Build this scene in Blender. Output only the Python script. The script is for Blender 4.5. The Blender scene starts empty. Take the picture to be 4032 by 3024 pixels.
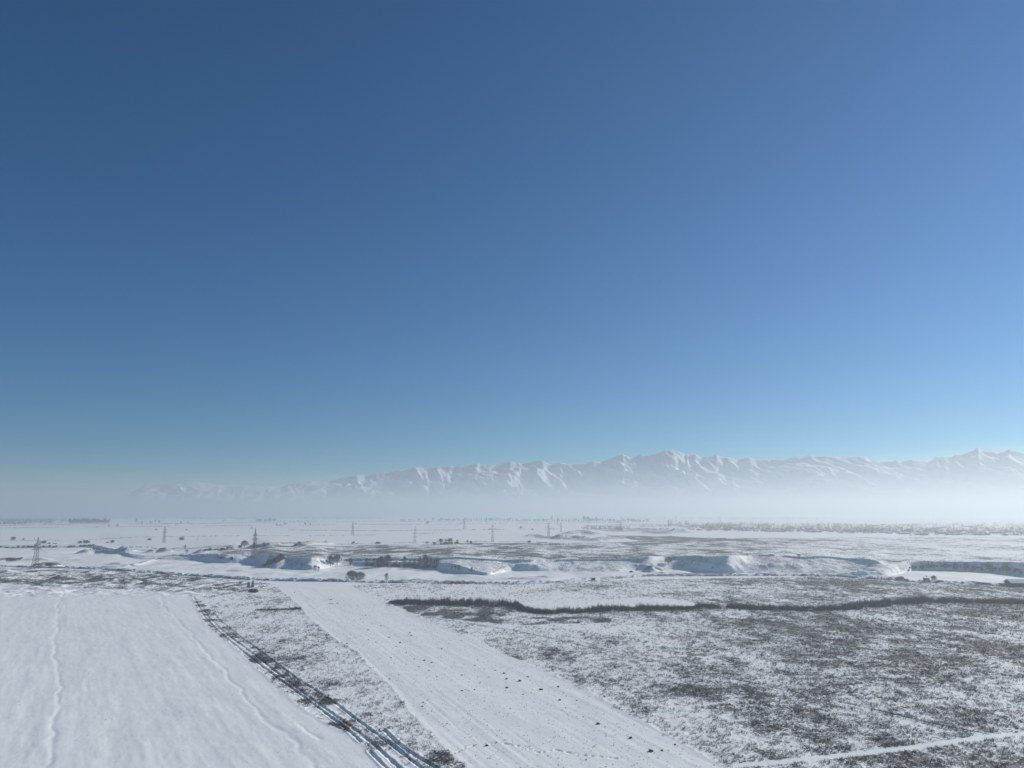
import bpy, math, random
import numpy as np
R = math.radians
C = bpy.context.scene.collection
sc = bpy.context.scene

# ------------------------------------------------------------------ camera
F, CX, CY, HOR, CAMH = 2850.0, 2016.0, 1512.0, 2021.0, 65.0   # photo pixels (4032x3024), camera height in m
PITCH = math.atan((HOR - CY) / F)
cam = bpy.data.cameras.new("camera"); co = bpy.data.objects.new("camera", cam); C.objects.link(co)
co.location = (0, 0, CAMH); co.rotation_euler = (math.pi / 2 + PITCH, 0, 0)
cam.sensor_fit = 'HORIZONTAL'; cam.sensor_width = 36.0; cam.lens = 36.0 * F / 4032
cam.clip_start = 1.0; cam.clip_end = 300000
sc.camera = co

# ------------------------------------------------------------------ sky, sun, exposure
SUN_EL, SUN_AZ = R(23), R(53)             # azimuth clockwise from +Y (to the right of the view)
w = bpy.data.worlds.new("World"); sc.world = w; w.use_nodes = True
nt = w.node_tree; nt.nodes.clear()
sky = nt.nodes.new('ShaderNodeTexSky'); sky.sky_type = 'NISHITA'; sky.sun_disc = False
sky.sun_elevation = SUN_EL; sky.sun_rotation = SUN_AZ
sky.altitude = 1500; sky.air_density = 1.0; sky.dust_density = 0.7; sky.ozone_density = 4.0
bg = nt.nodes.new('ShaderNodeBackground'); bg.inputs['Strength'].default_value = 0.062
hs = nt.nodes.new('ShaderNodeHueSaturation'); hs.inputs['Saturation'].default_value = 1.7; hs2 = nt.nodes.new('ShaderNodeHueSaturation'); hs2.inputs['Saturation'].default_value = 1.5; hs2.inputs['Hue'].default_value = .5
wo = nt.nodes.new('ShaderNodeOutputWorld')
nt.links.new(sky.outputs[0], hs.inputs['Color']); nt.links.new(hs.outputs[0], hs2.inputs['Color']); nt.links.new(hs2.outputs[0], bg.inputs[0]); nt.links.new(bg.outputs[0], wo.inputs[0])
sun = bpy.data.lights.new("sun", 'SUN'); sun.energy = 5.0; sun.angle = R(0.53); sun.color = (1.0, 0.955, 0.86)
so = bpy.data.objects.new("sun", sun); C.objects.link(so)
so.rotation_euler = (math.pi / 2 - SUN_EL, 0, math.pi - SUN_AZ)
sc.view_settings.view_transform = 'Standard'; sc.view_settings.look = 'None'
sc.view_settings.gamma = 1.0; sc.view_settings.exposure = 0.13
sc.cycles.use_denoising = True
sc.cycles.volume_bounces = 1; sc.cycles.max_bounces = 6; sc.cycles.diffuse_bounces = 3

HAZE_TOP, HAZE_DENS = 318.0, 2.5e-4

# ------------------------------------------------------------------ helpers
cp, sp_ = math.cos(PITCH), math.sin(PITCH)
def ray(px, py):
    b = CY - py
    y = F * cp - b * sp_
    return (px - CX) / y, (F * sp_ + b * cp) / y      # u = x/Y, slope = dz/dY
def G(px, py, z=0.0):
    u, s = ray(px, py)
    Y = (z - CAMH) / s if s < -1e-5 else 19000.0
    Y = min(max(Y, 10), 19000.0)
    return u * Y, Y
def zat(px, py, Y):
    return CAMH + ray(px, py)[1] * Y

def _hash(ix, iy, seed):
    n = (ix.astype(np.int64) * 374761393 + iy.astype(np.int64) * 668265263 + seed * 982451653) & 0xffffffff
    n = ((n ^ (n >> 13)) * 1274126177) & 0xffffffff
    n = n ^ (n >> 16)
    return (n & 0xffffff).astype(np.float32) / 16777215.0
def vnoise(x, y, seed=0):
    x0 = np.floor(x); y0 = np.floor(y); fx = x - x0; fy = y - y0
    fx = fx * fx * fx * (fx * (fx * 6 - 15) + 10); fy = fy * fy * fy * (fy * (fy * 6 - 15) + 10)
    x0 = x0.astype(np.int64); y0 = y0.astype(np.int64)
    a = _hash(x0, y0, seed); b = _hash(x0 + 1, y0, seed); c = _hash(x0, y0 + 1, seed); d = _hash(x0 + 1, y0 + 1, seed)
    return (a + (b - a) * fx) * (1 - fy) + (c + (d - c) * fx) * fy
def fbm(x, y, seed=0, octv=4, gain=0.5):
    s = 0; a = 1; t = 0
    for i in range(octv):
        s = s + a * vnoise(x * 2 ** i + 17.3 * i, y * 2 ** i - 9.1 * i, seed + i * 7); t += a; a *= gain
    return s / t
def sstep(a, b, x):
    t = np.clip((x - a) / (b - a), 0, 1); return t * t * (3 - 2 * t)
def inpoly(X, Y, poly):
    ins = np.zeros(X.shape, bool); n = len(poly)
    for i in range(n):
        x1, y1 = poly[i]; x2, y2 = poly[(i + 1) % n]
        if y1 == y2: continue
        c = (y1 > Y) != (y2 > Y)
        ins ^= c & (X < (x2 - x1) * (Y - y1) / (y2 - y1) + x1)
    return ins
def pldist(X, Y, pts, reach):
    """distance to a polyline, signed side (+ right of travel), evaluated only within reach"""
    D = np.full(X.shape, 1e6, np.float32)
    for (x1, y1), (x2, y2) in zip(pts[:-1], pts[1:]):
        m = (X > min(x1, x2) - reach) & (X < max(x1, x2) + reach) & (Y > min(y1, y2) - reach) & (Y < max(y1, y2) + reach)
        if not m.any(): continue
        xx = X[m]; yy = Y[m]; dx, dy = x2 - x1, y2 - y1; L2 = dx * dx + dy * dy
        t = np.clip(((xx - x1) * dx + (yy - y1) * dy) / L2, 0, 1)
        d = np.hypot(xx - x1 - t * dx, yy - y1 - t * dy)
        D[m] = np.minimum(D[m], d)
    return D
def P(lst, z=0.0): return [G(a, b, z) for a, b in lst]

def tag(o, label=None, cat=None, group=None, kind=None):
    if label: o['label'] = label
    if cat: o['category'] = cat
    if group: o['group'] = group
    if kind: o['kind'] = kind
    return o
def link(name, me, parent=None):
    o = bpy.data.objects.new(name, me); C.objects.link(o)
    if parent is not None: o.parent = parent
    return o
def empty(name, loc, rz=0, s=1.0):
    o = bpy.data.objects.new(name, None); C.objects.link(o)
    o.location = loc; o.rotation_euler = (0, 0, rz); o.scale = (s, s, s) if not isinstance(s, tuple) else s
    o.empty_display_size = 1
    return o
def mesh_np(name, verts, faces, mat, smooth=False):
    """verts (n,3); faces (m,k) all the same k"""
    verts = np.asarray(verts, np.float32); faces = np.asarray(faces, np.int32)
    me = bpy.data.meshes.new(name); k = faces.shape[1]
    me.vertices.add(len(verts)); me.vertices.foreach_set('co', verts.ravel())
    me.loops.add(faces.size); me.loops.foreach_set('vertex_index', faces.ravel())
    me.polygons.add(len(faces)); me.polygons.foreach_set('loop_start', np.arange(0, faces.size, k, dtype=np.int32))
    me.polygons.foreach_set('loop_total', np.full(len(faces), k, np.int32))
    if smooth: me.polygons.foreach_set('use_smooth', np.ones(len(faces), bool))
    me.update(calc_edges=True)
    if mat: me.materials.append(mat)
    return me
class MB:
    def __init__(s): s.v = []; s.f = []; s.m = []
    def poly(s, pts, faces, mi=0):
        b = len(s.v); s.v += [tuple(p) for p in pts]; s.f += [tuple(i + b for i in f) for f in faces]; s.m += [mi] * len(faces)
    def box(s, c, d, mi=0, rz=0):
        x, y, z = c; a, b, h = d[0] / 2, d[1] / 2, d[2] / 2; cr, sr = math.cos(rz), math.sin(rz)
        pts = [(x + i * a * cr - j * b * sr, y + i * a * sr + j * b * cr, z + k * h) for k in (-1, 1) for i, j in ((-1, -1), (1, -1), (1, 1), (-1, 1))]
        s.poly(pts, [(3, 2, 1, 0), (4, 5, 6, 7), (0, 1, 5, 4), (1, 2, 6, 5), (2, 3, 7, 6), (3, 0, 4, 7)], mi)
    def bar(s, p, q, r0, r1=None, n=4, mi=0, cap=True):
        r1 = r0 if r1 is None else r1
        p = np.array(p, float); q = np.array(q, float); d = q - p; L = np.linalg.norm(d)
        if L < 1e-6: return
        d /= L; a = np.array([0, 0, 1.0]) if abs(d[2]) < .9 else np.array([1.0, 0, 0])
        e1 = np.cross(d, a); e1 /= np.linalg.norm(e1); e2 = np.cross(d, e1)
        pts = [];
        for c, r in ((p, r0), (q, r1)):
            for k in range(n):
                t = 2 * math.pi * (k + .5) / n; pts.append(c + r * (math.cos(t) * e1 + math.sin(t) * e2))
        fs = [(k, (k + 1) % n, n + (k + 1) % n, n + k) for k in range(n)]
        if cap: fs += [tuple(range(n))[::-1], tuple(range(n, 2 * n))]
        s.poly(pts, fs, mi)
    def mesh(s, name, mats):
        me = bpy.data.meshes.new(name); me.from_pydata(s.v, [], s.f); 
        for m in (mats if isinstance(mats, (list, tuple)) else [mats]): me.materials.append(m)
        me.polygons.foreach_set('material_index', s.m); me.update(); return me
    def build(s, name, mats, parent=None): return link(name, s.mesh(name, mats), parent)

# ------------------------------------------------------------------ materials
def newmat(name):
    m = bpy.data.materials.new(name); m.use_nodes = True; n = m.node_tree
    b = n.nodes['Principled BSDF']; b.inputs['Roughness'].default_value = 0.9
    b.inputs['Specular IOR Level'].default_value = 0.15
    return m, n, b
def noisy(name, c1, c2, scale=2.0, rough=0.9, bump=0.0, coord='Object'):
    m, n, b = newmat(name); b.inputs['Roughness'].default_value = rough
    tc = n.nodes.new('ShaderNodeTexCoord'); no = n.nodes.new('ShaderNodeTexNoise'); no.inputs['Scale'].default_value = scale
    no.inputs['Detail'].default_value = 4
    mx = n.nodes.new('ShaderNodeMix'); mx.data_type = 'RGBA'
    mx.inputs[6].default_value = (*c1, 1); mx.inputs[7].default_value = (*c2, 1)
    rp = n.nodes.new('ShaderNodeMapRange'); rp.inputs[1].default_value = .3; rp.inputs[2].default_value = .7
    n.links.new(tc.outputs[coord], no.inputs['Vector']); n.links.new(no.outputs['Fac'], rp.inputs[0])
    n.links.new(rp.outputs[0], mx.inputs[0]); n.links.new(mx.outputs[2], b.inputs['Base Color'])
    if bump:
        bp = n.nodes.new('ShaderNodeBump'); bp.inputs['Strength'].default_value = bump; bp.inputs['Distance'].default_value = .1
        n.links.new(no.outputs['Fac'], bp.inputs['Height']); n.links.new(bp.outputs[0], b.inputs['Normal'])
    return m
M_bark = noisy('bark', (.07, .06, .052), (.13, .115, .10), 3)
M_twig = noisy('twigs', (.06, .06, .06), (.12, .12, .12), .6)
M_frost = noisy('frosted_twigs', (.22, .22, .22), (.42, .43, .45), .6)
M_shrub = noisy('shrub_twigs', (.06, .056, .055), (.12, .112, .11), .8)
M_weed = noisy('dry_weed', (.085, .084, .083), (.21, .203, .198), .25)
M_reed = noisy('dry_reed', (.060, .055, .050), (.13, .12, .105), .3)
M_steel = noisy('galvanised_steel', (.07, .075, .08), (.12, .125, .13), 1.0, .6)
M_glass = noisy('insulator_glass', (.10, .13, .13), (.16, .2, .2), 2, .3)
M_snowcap = noisy('snow_cap', (.78, .80, .83), (.84, .86, .88), .5, .8, .3)
M_wall = noisy('dark_wall', (.10, .10, .10), (.18, .17, .16), .8)
M_house = noisy('house_wall', (.22, .20, .18), (.38, .35, .32), .05, coord='Object')
M_wood = noisy('dark_wood', (.08, .065, .05), (.15, .12, .10), 2)
M_earth = noisy('bare_earth', (.20, .15, .10), (.34, .27, .19), .4, .95, .5)
M_soil = noisy('dark_soil', (.045, .038, .034), (.10, .085, .075), 3, .95, .5)
M_red = noisy('rust_scrub', (.15, .07, .06), (.24, .14, .12), 1)
M_conc = noisy('concrete', (.26, .26, .26), (.36, .36, .35), 1)
M_smoke = noisy('vapour', (.85, .85, .85), (.92, .92, .92), .01)
M_shade_blue = noisy('shade_blue_walls', (.07, .09, .14), (.12, .14, .2), 1.5)  # blue-grey stands in for shade on the shelter walls

def ground_material():
    m, n, b = newmat('snow_and_weeds'); N = n.nodes; Lk = n.links
    b.inputs['Roughness'].default_value = .75
    tc = N.new('ShaderNodeTexCoord')
    def noise(scale, det, sx=1, sy=1):
        mp = N.new('ShaderNodeMapping'); mp.inputs['Scale'].default_value = (scale * sx, scale * sy, scale)
        Lk.new(tc.outputs['Object'], mp.inputs[0])
        no = N.new('ShaderNodeTexNoise'); no.inputs['Scale'].default_value = 1; no.inputs['Detail'].default_value = det
        no.inputs['Roughness'].default_value = .62
        Lk.new(mp.outputs[0], no.inputs['Vector']); return no.outputs['Fac']
    def math_(op, a, b_, c=None):
        x = N.new('ShaderNodeMath'); x.operation = op
        for i, v in enumerate((a, b_, c)):
            if v is None: continue
            if isinstance(v, (int, float)): x.inputs[i].default_value = v
            else: Lk.new(v, x.inputs[i])
        return x.outputs[0]
    aw = N.new('ShaderNodeAttribute'); aw.attribute_name = 'weed'
    ae = N.new('ShaderNodeAttribute'); ae.attribute_name = 'earth'
    fine = noise(1.1, 6); mid = noise(.16, 4, .6, 1.5)
    k = math_('MULTIPLY_ADD', mid, .28, math_('MULTIPLY', fine, .72))        # ~0.5 +- 0.12
    thr = math_('MULTIPLY_ADD', aw.outputs['Fac'], -.42, .72)
    mr = N.new('ShaderNodeMapRange'); mr.interpolation_type = 'SMOOTHSTEP'
    Lk.new(math_('SUBTRACT', k, thr), mr.inputs[0]); mr.inputs[1].default_value = -.015; mr.inputs[2].default_value = .055
    msk = math_('MULTIPLY', mr.outputs[0], math_('MINIMUM', math_('MULTIPLY', aw.outputs['Fac'], 6.0), 1.0))
    # snow tone: very slightly uneven
    cs = N.new('ShaderNodeMix'); cs.data_type = 'RGBA'; cs.inputs[6].default_value = (.80, .83, .835, 1); cs.inputs[7].default_value = (.86, .88, .885, 1)
    Lk.new(noise(.06, 5), cs.inputs[0])
    cw = N.new('ShaderNodeMix'); cw.data_type = 'RGBA'; cw.inputs[6].default_value = (.08, .077, .076, 1); cw.inputs[7].default_value = (.21, .20, .195, 1)
    Lk.new(noise(.7, 5), cw.inputs[0])
    m1 = N.new('ShaderNodeMix'); m1.data_type = 'RGBA'
    Lk.new(msk, m1.inputs[0]); Lk.new(cs.outputs[2], m1.inputs[6]); Lk.new(cw.outputs[2], m1.inputs[7])
    ce = N.new('ShaderNodeMix'); ce.data_type = 'RGBA'; ce.inputs[6].default_value = (.12, .095, .075, 1); ce.inputs[7].default_value = (.27, .215, .16, 1)
    Lk.new(noise(.35, 5), ce.inputs[0])
    em = N.new('ShaderNodeMapRange'); Lk.new(math_('ADD', ae.outputs['Fac'], math_('MULTIPLY', math_('SUBTRACT', noise(.5, 5), .5), 1.4)), em.inputs[0])
    em.inputs[1].default_value = .42; em.inputs[2].default_value = .58
    em2 = math_('MULTIPLY', em.outputs[0], math_('MINIMUM', math_('MULTIPLY', ae.outputs['Fac'], 8.0), 1.0))
    m2 = N.new('ShaderNodeMix'); m2.data_type = 'RGBA'
    Lk.new(em2, m2.inputs[0]); Lk.new(m1.outputs[2], m2.inputs[6]); Lk.new(ce.outputs[2], m2.inputs[7])
    Lk.new(m2.outputs[2], b.inputs['Base Color'])
    bp = N.new('ShaderNodeBump'); bp.inputs['Strength'].default_value = .35; bp.inputs['Distance'].default_value = .25
    h = math_('ADD', math_('MULTIPLY', noise(.45, 6, 1.6, .6), .8), math_('MULTIPLY', msk, .35))
    Lk.new(h, bp.inputs['Height']); Lk.new(bp.outputs[0], b.inputs['Normal'])
    return m
M_ground = ground_material()

# ------------------------------------------------------------------ terrain control lines (photo pixels -> world)
def line_uY(pts):      # pts: (px,py,z)
    o = sorted([(ray(a, b)[0], G(a, b, z)[1]) for a, b, z in pts]); return np.array([p[0] for p in o]), np.array([p[1] for p in o])
RIM = [(-600, 2208), (-200, 2222), (0, 2229), (400, 2240), (700, 2262), (1008, 2282), (1512, 2292), (2016, 2298), (2200, 2293), (2380, 2280), (2560, 2267),
       (3024, 2265), (3300, 2268), (3480, 2281), (3600, 2290), (3700, 2291), (3965, 2304), (4300, 2318)]
BANK = [  # px, foot, run, crest, canal, zT
 (-600,2160,15,2152,2146,3),(0,2159,12,2151,2146,3),(240,2157,12,2149,2144,3),(375,2156,15,2150,2144,3),(450,2180,40,2176,2165,4),(540,2206,40,2200,2189,6),
 (622,2204,40,2192,2186,7),(732,2207,45,2193,2187,8),(800,2208,25,2194,2187,8),(850,2215,18,2195,2188,9),(905,2219,14,2195,2188,9),(960,2214,25,2196,2189,9),
 (1008,2216,30,2200,2190,10),(1035,2232,20,2206,2191,10),(1060,2242,45,2218,2191,10),(1150,2240,70,2212,2200,10),(1170,2243,22,2222,2204,10),(1225,2244,18,2222,2206,10),
 (1250,2256,35,2222,2207,10),(1275,2238,30,2220,2207,10),(1300,2230,25,2216,2207,10),(1377,2228,30,2212,2206,10),(1400,2228,15,2209,2205,10),(1486,2231,16,2212,2205,10),
 (1600,2232,16,2213,2205,10),(1671,2233,18,2213,2205,10),(1717,2240,20,2215,2204,10),(1763,2247,20,2217,2202,10),(1785,2254,20,2219,2200,10),(1810,2256,18,2223,2201,10),
 (1842,2258,14,2238,2204,10),(1899,2266,9,2256,2207,10),(1950,2273,8,2264,2210,10),(1962,2262,20,2258,2212,10),(1975,2247,50,2235,2213,10),(2005,2247,40,2230,2213,10),
 (2016,2247,18,2220,2212,10),(2090,2248,16,2220,2211,10),(2122,2248,18,2222,2211,10),(2150,2250,60,2225,2210,10),(2400,2256,80,2215,2208,10),(2470,2254,70,2216,2207,10),
 (2490,2240,16,2212,2206,10),(2540,2246,18,2226,2202,10),(2565,2252,40,2240,2200,10),(2600,2246,60,2220,2197,10),(2672,2243,60,2215,2196,10),(2684,2241,18,2201,2195,10),
 (2740,2246,20,2202,2195,10),(2788,2250,16,2222,2198,10),(2800,2253,40,2230,2199,10),(2812,2256,16,2217,2199,10),(2850,2257,16,2217,2198,10),(2895,2257,12,2235,2196,10),
 (2925,2258,50,2248,2195,10),(2940,2258,80,2240,2194,10),(3024,2260,90,2230,2191,10),(3070,2261,90,2230,2189,10),(3160,2263,90,2235,2203,10),(3229,2263,90,2225,2195,10),
 (3361,2264,80,2235,2207,10),(3411,2266,60,2240,2206,9),(3514,2275,40,2250,2229,8),(3545,2262,40,2240,2216,8),(3570,2245,15,2210,2206,8),(3596,2245,16,2208,2204,8),
 (3801,2249,18,2212,2207,8),(3960,2257,18,2212,2208,8),(4032,2266,18,2217,2212,8),(4300,2290,18,2235,2228,8),(4700,2310,18,2255,2248,8)]
ZF = -2.5
uR, yR = line_uY([(a, b, 0) for a, b in RIM])
ub = np.array([ray(a[0], a[1])[0] for a in BANK]); yF = np.array([G(a[0], a[1], ZF)[1] for a in BANK])
run_ = np.array([float(a[2]) for a in BANK]); slC = np.array([-ray(a[0], a[3])[1] for a in BANK]); steep = run_ < 30
zs_ = (CAMH - slC * (yF + .8 * -ZF)) / (1 + .8 * slC)                 # steep banks: rise about 1 in 0.8
TR = np.where(steep, .8 * (zs_ - ZF) + 16, np.maximum(run_, 45))      # foot to canal, metres
yT = yF + TR; zT = np.array([zat(a[0], a[4], t) for a, t in zip(BANK, yT)])
_i = [i for i, a in enumerate(BANK) if 1730 < a[0] < 2000]; _o = [i for i, a in enumerate(BANK) if a[0] in (1717, 2016)]
yT[_i] = np.interp(ub[_i], ub[_o], yT[_o]); zT = np.array([zat(a[0], a[4], t) for a, t in zip(BANK, yT)])
yC = np.where(steep, yF + .8 * (zs_ - ZF), yF + .55 * TR); zC = np.where(steep, np.minimum(zs_, zT + .5), ZF + .6 * (zT - ZF))

NU = 1250
uf = np.linspace(-.80, .80, NU)
def smooth1(a, k=3):
    ker = np.hanning(2 * k + 3)[1:-1]; ker /= ker.sum(); return np.convolve(np.pad(a, k, mode='edge'), ker, 'valid')
cR = smooth1(np.interp(uf, uR, yR), 12)
cF, cC, cT = (smooth1(np.interp(uf, ub, a), 22) for a in (yF, yC, yT)); cZC = smooth1(np.interp(uf, ub, zC), 22); cZT = smooth1(np.interp(uf, ub, zT), 12)
cF = np.maximum(cF, cR + 16); cC = np.maximum(cC, cF + 5); cT = np.maximum(cT, cC + 8)

rows = [5.0]
while rows[-1] < 19000:
    Y = rows[-1]
    st = 12 if Y < 150 else .55 if Y < 260 else .9 if Y < 420 else 1.3 if Y < 620 else 1.25 if Y < 1000 else 3 if Y < 1500 else 10 if Y < 2600 else 60 if Y < 5000 else 500
    rows.append(Y + st)
rows = np.array(rows); NR = len(rows)
Yg = np.repeat(rows[:, None], NU, 1); Ug = np.repeat(uf[None], NR, 0); Xg = Ug * Yg

def base_height(X, Y):
    u = X / Y
    i = lambda a: np.interp(u, uf, a)
    r, f, c, t, zc, zt = i(cR), i(cF), i(cC), i(cT), i(cZC), i(cZT)
    rough = (fbm(X / 9, Y / 9, 5, 4) - .5)
    fw = f + rough * 4 + (fbm(X / 25, Y / 200, 9, 3) - .5) * 8; cw = c + rough * 5 + (fbm(X / 25, Y / 25, 8, 3) - .5) * 5
    z = np.zeros_like(X)
    z = np.where(Y > r + 4, ZF * sstep(r + 4, r + 16, Y), z)
    s1 = np.clip((Y - fw) / np.maximum(cw - fw, 3), 0, 1); s1 = s1 * .6 + .4 * s1 * s1 * (3 - 2 * s1)
    z = np.where(Y > fw, ZF + (zc - ZF) * s1, z)
    s2 = sstep(0, 1, (Y - cw) / np.maximum(t - cw, 5))
    z = np.where(Y > cw, zc + (zt - zc) * s2, z)
    # canal bank along the terrace edge
    cb = sstep(-.47, -.45, u) * (1 - sstep(.49, .50, u)) * np.where((u > .355) & (u < .365), .2, 1)
    z += cb * 2.7 * np.exp(-((Y - t + (rough * 4)) / 2.1) ** 2)
    z = np.where(Y > t, z + (9 - zt) * sstep(t, t + 900, Y), z)
    return z, r, f, c, t

# ---------------- near-field polylines
STRIPE_L = [(1081, 2304), (1186, 2391), (1204, 2418), (1263, 2469), (1327, 2523), (1409, 2569), (1445, 2610), (1505, 2669), (1564, 2728), (1614, 2797), (1682, 2870), (1737, 2929), (1828, 3015), (1960, 3140), (2150, 3400)]
STRIPE_R = [(1391, 2309), (1532, 2377), (1664, 2437), (1783, 2482), (1956, 2555), (2016, 2587), (2121, 2628), (2226, 2678), (2335, 2737), (2463, 2806), (2599, 2879), (2700, 2929), (2791, 2983), (2859, 3015), (3060, 3120), (3500, 3400)]
FIELD_R = [(752, 2335), (775, 2391), (811, 2459), (911, 2541), (993, 2610), (1008, 2628), (1099, 2701), (1167, 2778), (1300, 2856), (1418, 2920), (1509, 3015), (1620, 3130), (1850, 3400)]
RUTS = [  # points, depth, half width
 ([(838, 2409), (866, 2446), (1008, 2551), (1167, 2669), (1327, 2774), (1464, 2879), (1555, 2947), (1646, 3015), (1780, 3120), (2050, 3350)], .55, .55),
 ([(790, 2380), (820, 2430), (870, 2480), (1008, 2582), (1199, 2733), (1373, 2856), (1464, 2929), (1568, 3020), (1690, 3120), (1950, 3350)], .5, .6),
 ([(762, 2350), (800, 2420), (850, 2480), (1008, 2605), (1167, 2724), (1327, 2842), (1420, 2925)], .5, .5),
 ([(1509, 2874), (1555, 2920), (1600, 2956), (1710, 3020), (1850, 3110), (2100, 3300)], .7, .6),
 ([(1455, 2961), (1514, 3020), (1600, 3100), (1800, 3300)], .6, .55)]
DRIFTS = [
 ([(255, 2327), (214, 2377), (214, 2473), (196, 2550), (219, 2678), (205, 2815), (169, 2929), (150, 3015), (120, 3150), (60, 3400)], .10, .9),
 ([(617, 2336), (638, 2405), (690, 2440), (775, 2551), (825, 2605), (889, 2669), (1008, 2815), (1080, 2880), (1145, 2938), (1199, 3020), (1300, 3150)], .10, .8),
 ([(1133, 2850), (1170, 2885), (1220, 2915)], .12, .7)]
CUT = [(1664, 2427), (2016, 2482), (2289, 2541), (2586, 2605), (2768, 2646), (3024, 2701), (3389, 2783), (3662, 2847), (3890, 2892)]
CUT2 = [(2780, 2468), (3024, 2510), (3250, 2545), (3480, 2585), (3800, 2630), (4100, 2680)]
TRAIL = [(2900, 3010), (3024, 3002), (3343, 2970), (3662, 2933), (3890, 2901), (4032, 2888), (4300, 2870)]
ROAD2 = [(3480, 2284), (3600, 2300), (3750, 2312), (3900, 2325), (4032, 2342), (4300, 2370)]
W = {k: P(v) for k, v in dict(SL=STRIPE_L, SR=STRIPE_R, FR=FIELD_R, CUT=CUT, CUT2=CUT2, TR=TRAIL, R2=ROAD2).items()}
ROADW = P(RIM)

MOUNDS = [  # px, py(base), z of ground there, rx, ry, h
 (253, 2275, 0, 7, 9, 4.2), (455, 2290, 0, 8, 8, 2.6), (500, 2291, 0, 6, 6, 2.4), (530, 2294, 0, 7, 5, 3.0), (585, 2302, 0, 8, 5, 3.2), (560, 2300, 0, 4, 4, 1.8),
 (60, 2262, 0, 14, 9, 2.2), (30, 2256, 0, 10, 9, 2.5), (190, 2300, 0, 9, 8, 1.4), (3550, 2288, 0, 8, 6, 2.8), (3732, 2300, 0, 9, 5, 2.6),
 (978, 2300, 0, 1.6, 4, 1.6), (990, 2304, 0, 1.6, 4, 2.0), (998, 2310, 0, 1.8, 4, 1.7),
 (1090, 2262, -2.5, 25, 12, 1.8), (440, 2240, -2.5, 30, 8, 2.2), (250, 2205, -2.5, 60, 14, 2.2), (470, 2225, -2.5, 18, 7, 3.5), (500, 2232, -2.5, 9, 6, 3.0),
 (930, 2248, -2.5, 14, 7, 2.2), (1180, 2276, -2.5, 30, 6, 1.2), (1300, 2284, -2.5, 10, 4, 1.3), (1655, 2284, -2.5, 18, 4, 2.4), (2050, 2283, -2.5, 26, 5, 2.2), (2140, 2274, -2.5, 14, 4, 2.2),
 (2215, 2288, -1, 18, 4, 1.5), (2610, 2262, -2.5, 9, 4, 2.6), (2680, 2256, -2.5, 14, 5, 1.0), (700, 2240, -2.5, 60, 20, 1.6), (830, 2235, -2.5, 50, 20, 1.3),
 (2570, 2240, 2, 7, 9, 4.5), (3040, 2215, 8, 16, 10, 3.0), (3130, 2222, 6, 12, 10, 2.5), (3250, 2225, 7, 22, 8, 2.6), (3340, 2238, 5, 26, 8, 3.0), (3400, 2250, 2, 18, 7, 3.2),
 (3470, 2266, 0, 20, 8, 2.6), (3530, 2270, 0, 14, 10, 2.0)]
BERMS = [  # px points, z, height, half width
 ([(335, 2167), (380, 2164), (430, 2167), (505, 2169)], 3, 6.5, 11), ([(598, 2169), (625, 2166), (656, 2169)], 4, 6, 9), ([(500, 2158), (640, 2155), (900, 2150), (1010, 2147), (1150, 2141), (1250, 2137)], 7, 1.8, 8),
 ([(785, 2171), (850, 2164), (905, 2160)], 7, 5, 10), ([(1000, 2152), (1060, 2152), (1090, 2150)], 8, 5, 10), ([(1180, 2149), (1240, 2142), (1290, 2139)], 8, 5, 10),
 ([(2085, 2113), (2100, 2108), (2140, 2118), (2220, 2124), (2330, 2128)], 9, 4.5, 14), ([(2210, 2122), (2250, 2119), (2300, 2123)], 9, 6, 18), ([(2350, 2130), (2420, 2124), (2480, 2122)], 9, 6, 18),
 ([(2240, 2105), (2290, 2101), (2340, 2106)], 9, 8, 22), ([(2560, 2100), (2620, 2104), (2700, 2101)], 9, 7, 25), ([(2670, 2090), (2700, 2094)], 9, 8, 25),
 ([(245, 2212), (150, 2206), (90, 2206)], -2.5, 1.5, 6), ([(530, 2222), (600, 2205)], -1, 2.0, 6),
 ([(1330, 2289), (1500, 2291), (1700, 2293)], 0, 0.8, 2)]
EARTH = [((150, 2228), (178, 2225), (212, 2226), -1.5, 26, 8, 4.6), ((-10, 2206), (30, 2203), (68, 2205), -2, 34, 8, 3.4), ((2553, 2246), (2575, 2240), (2592, 2245), 0, 9, 6, 3.6)]

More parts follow.
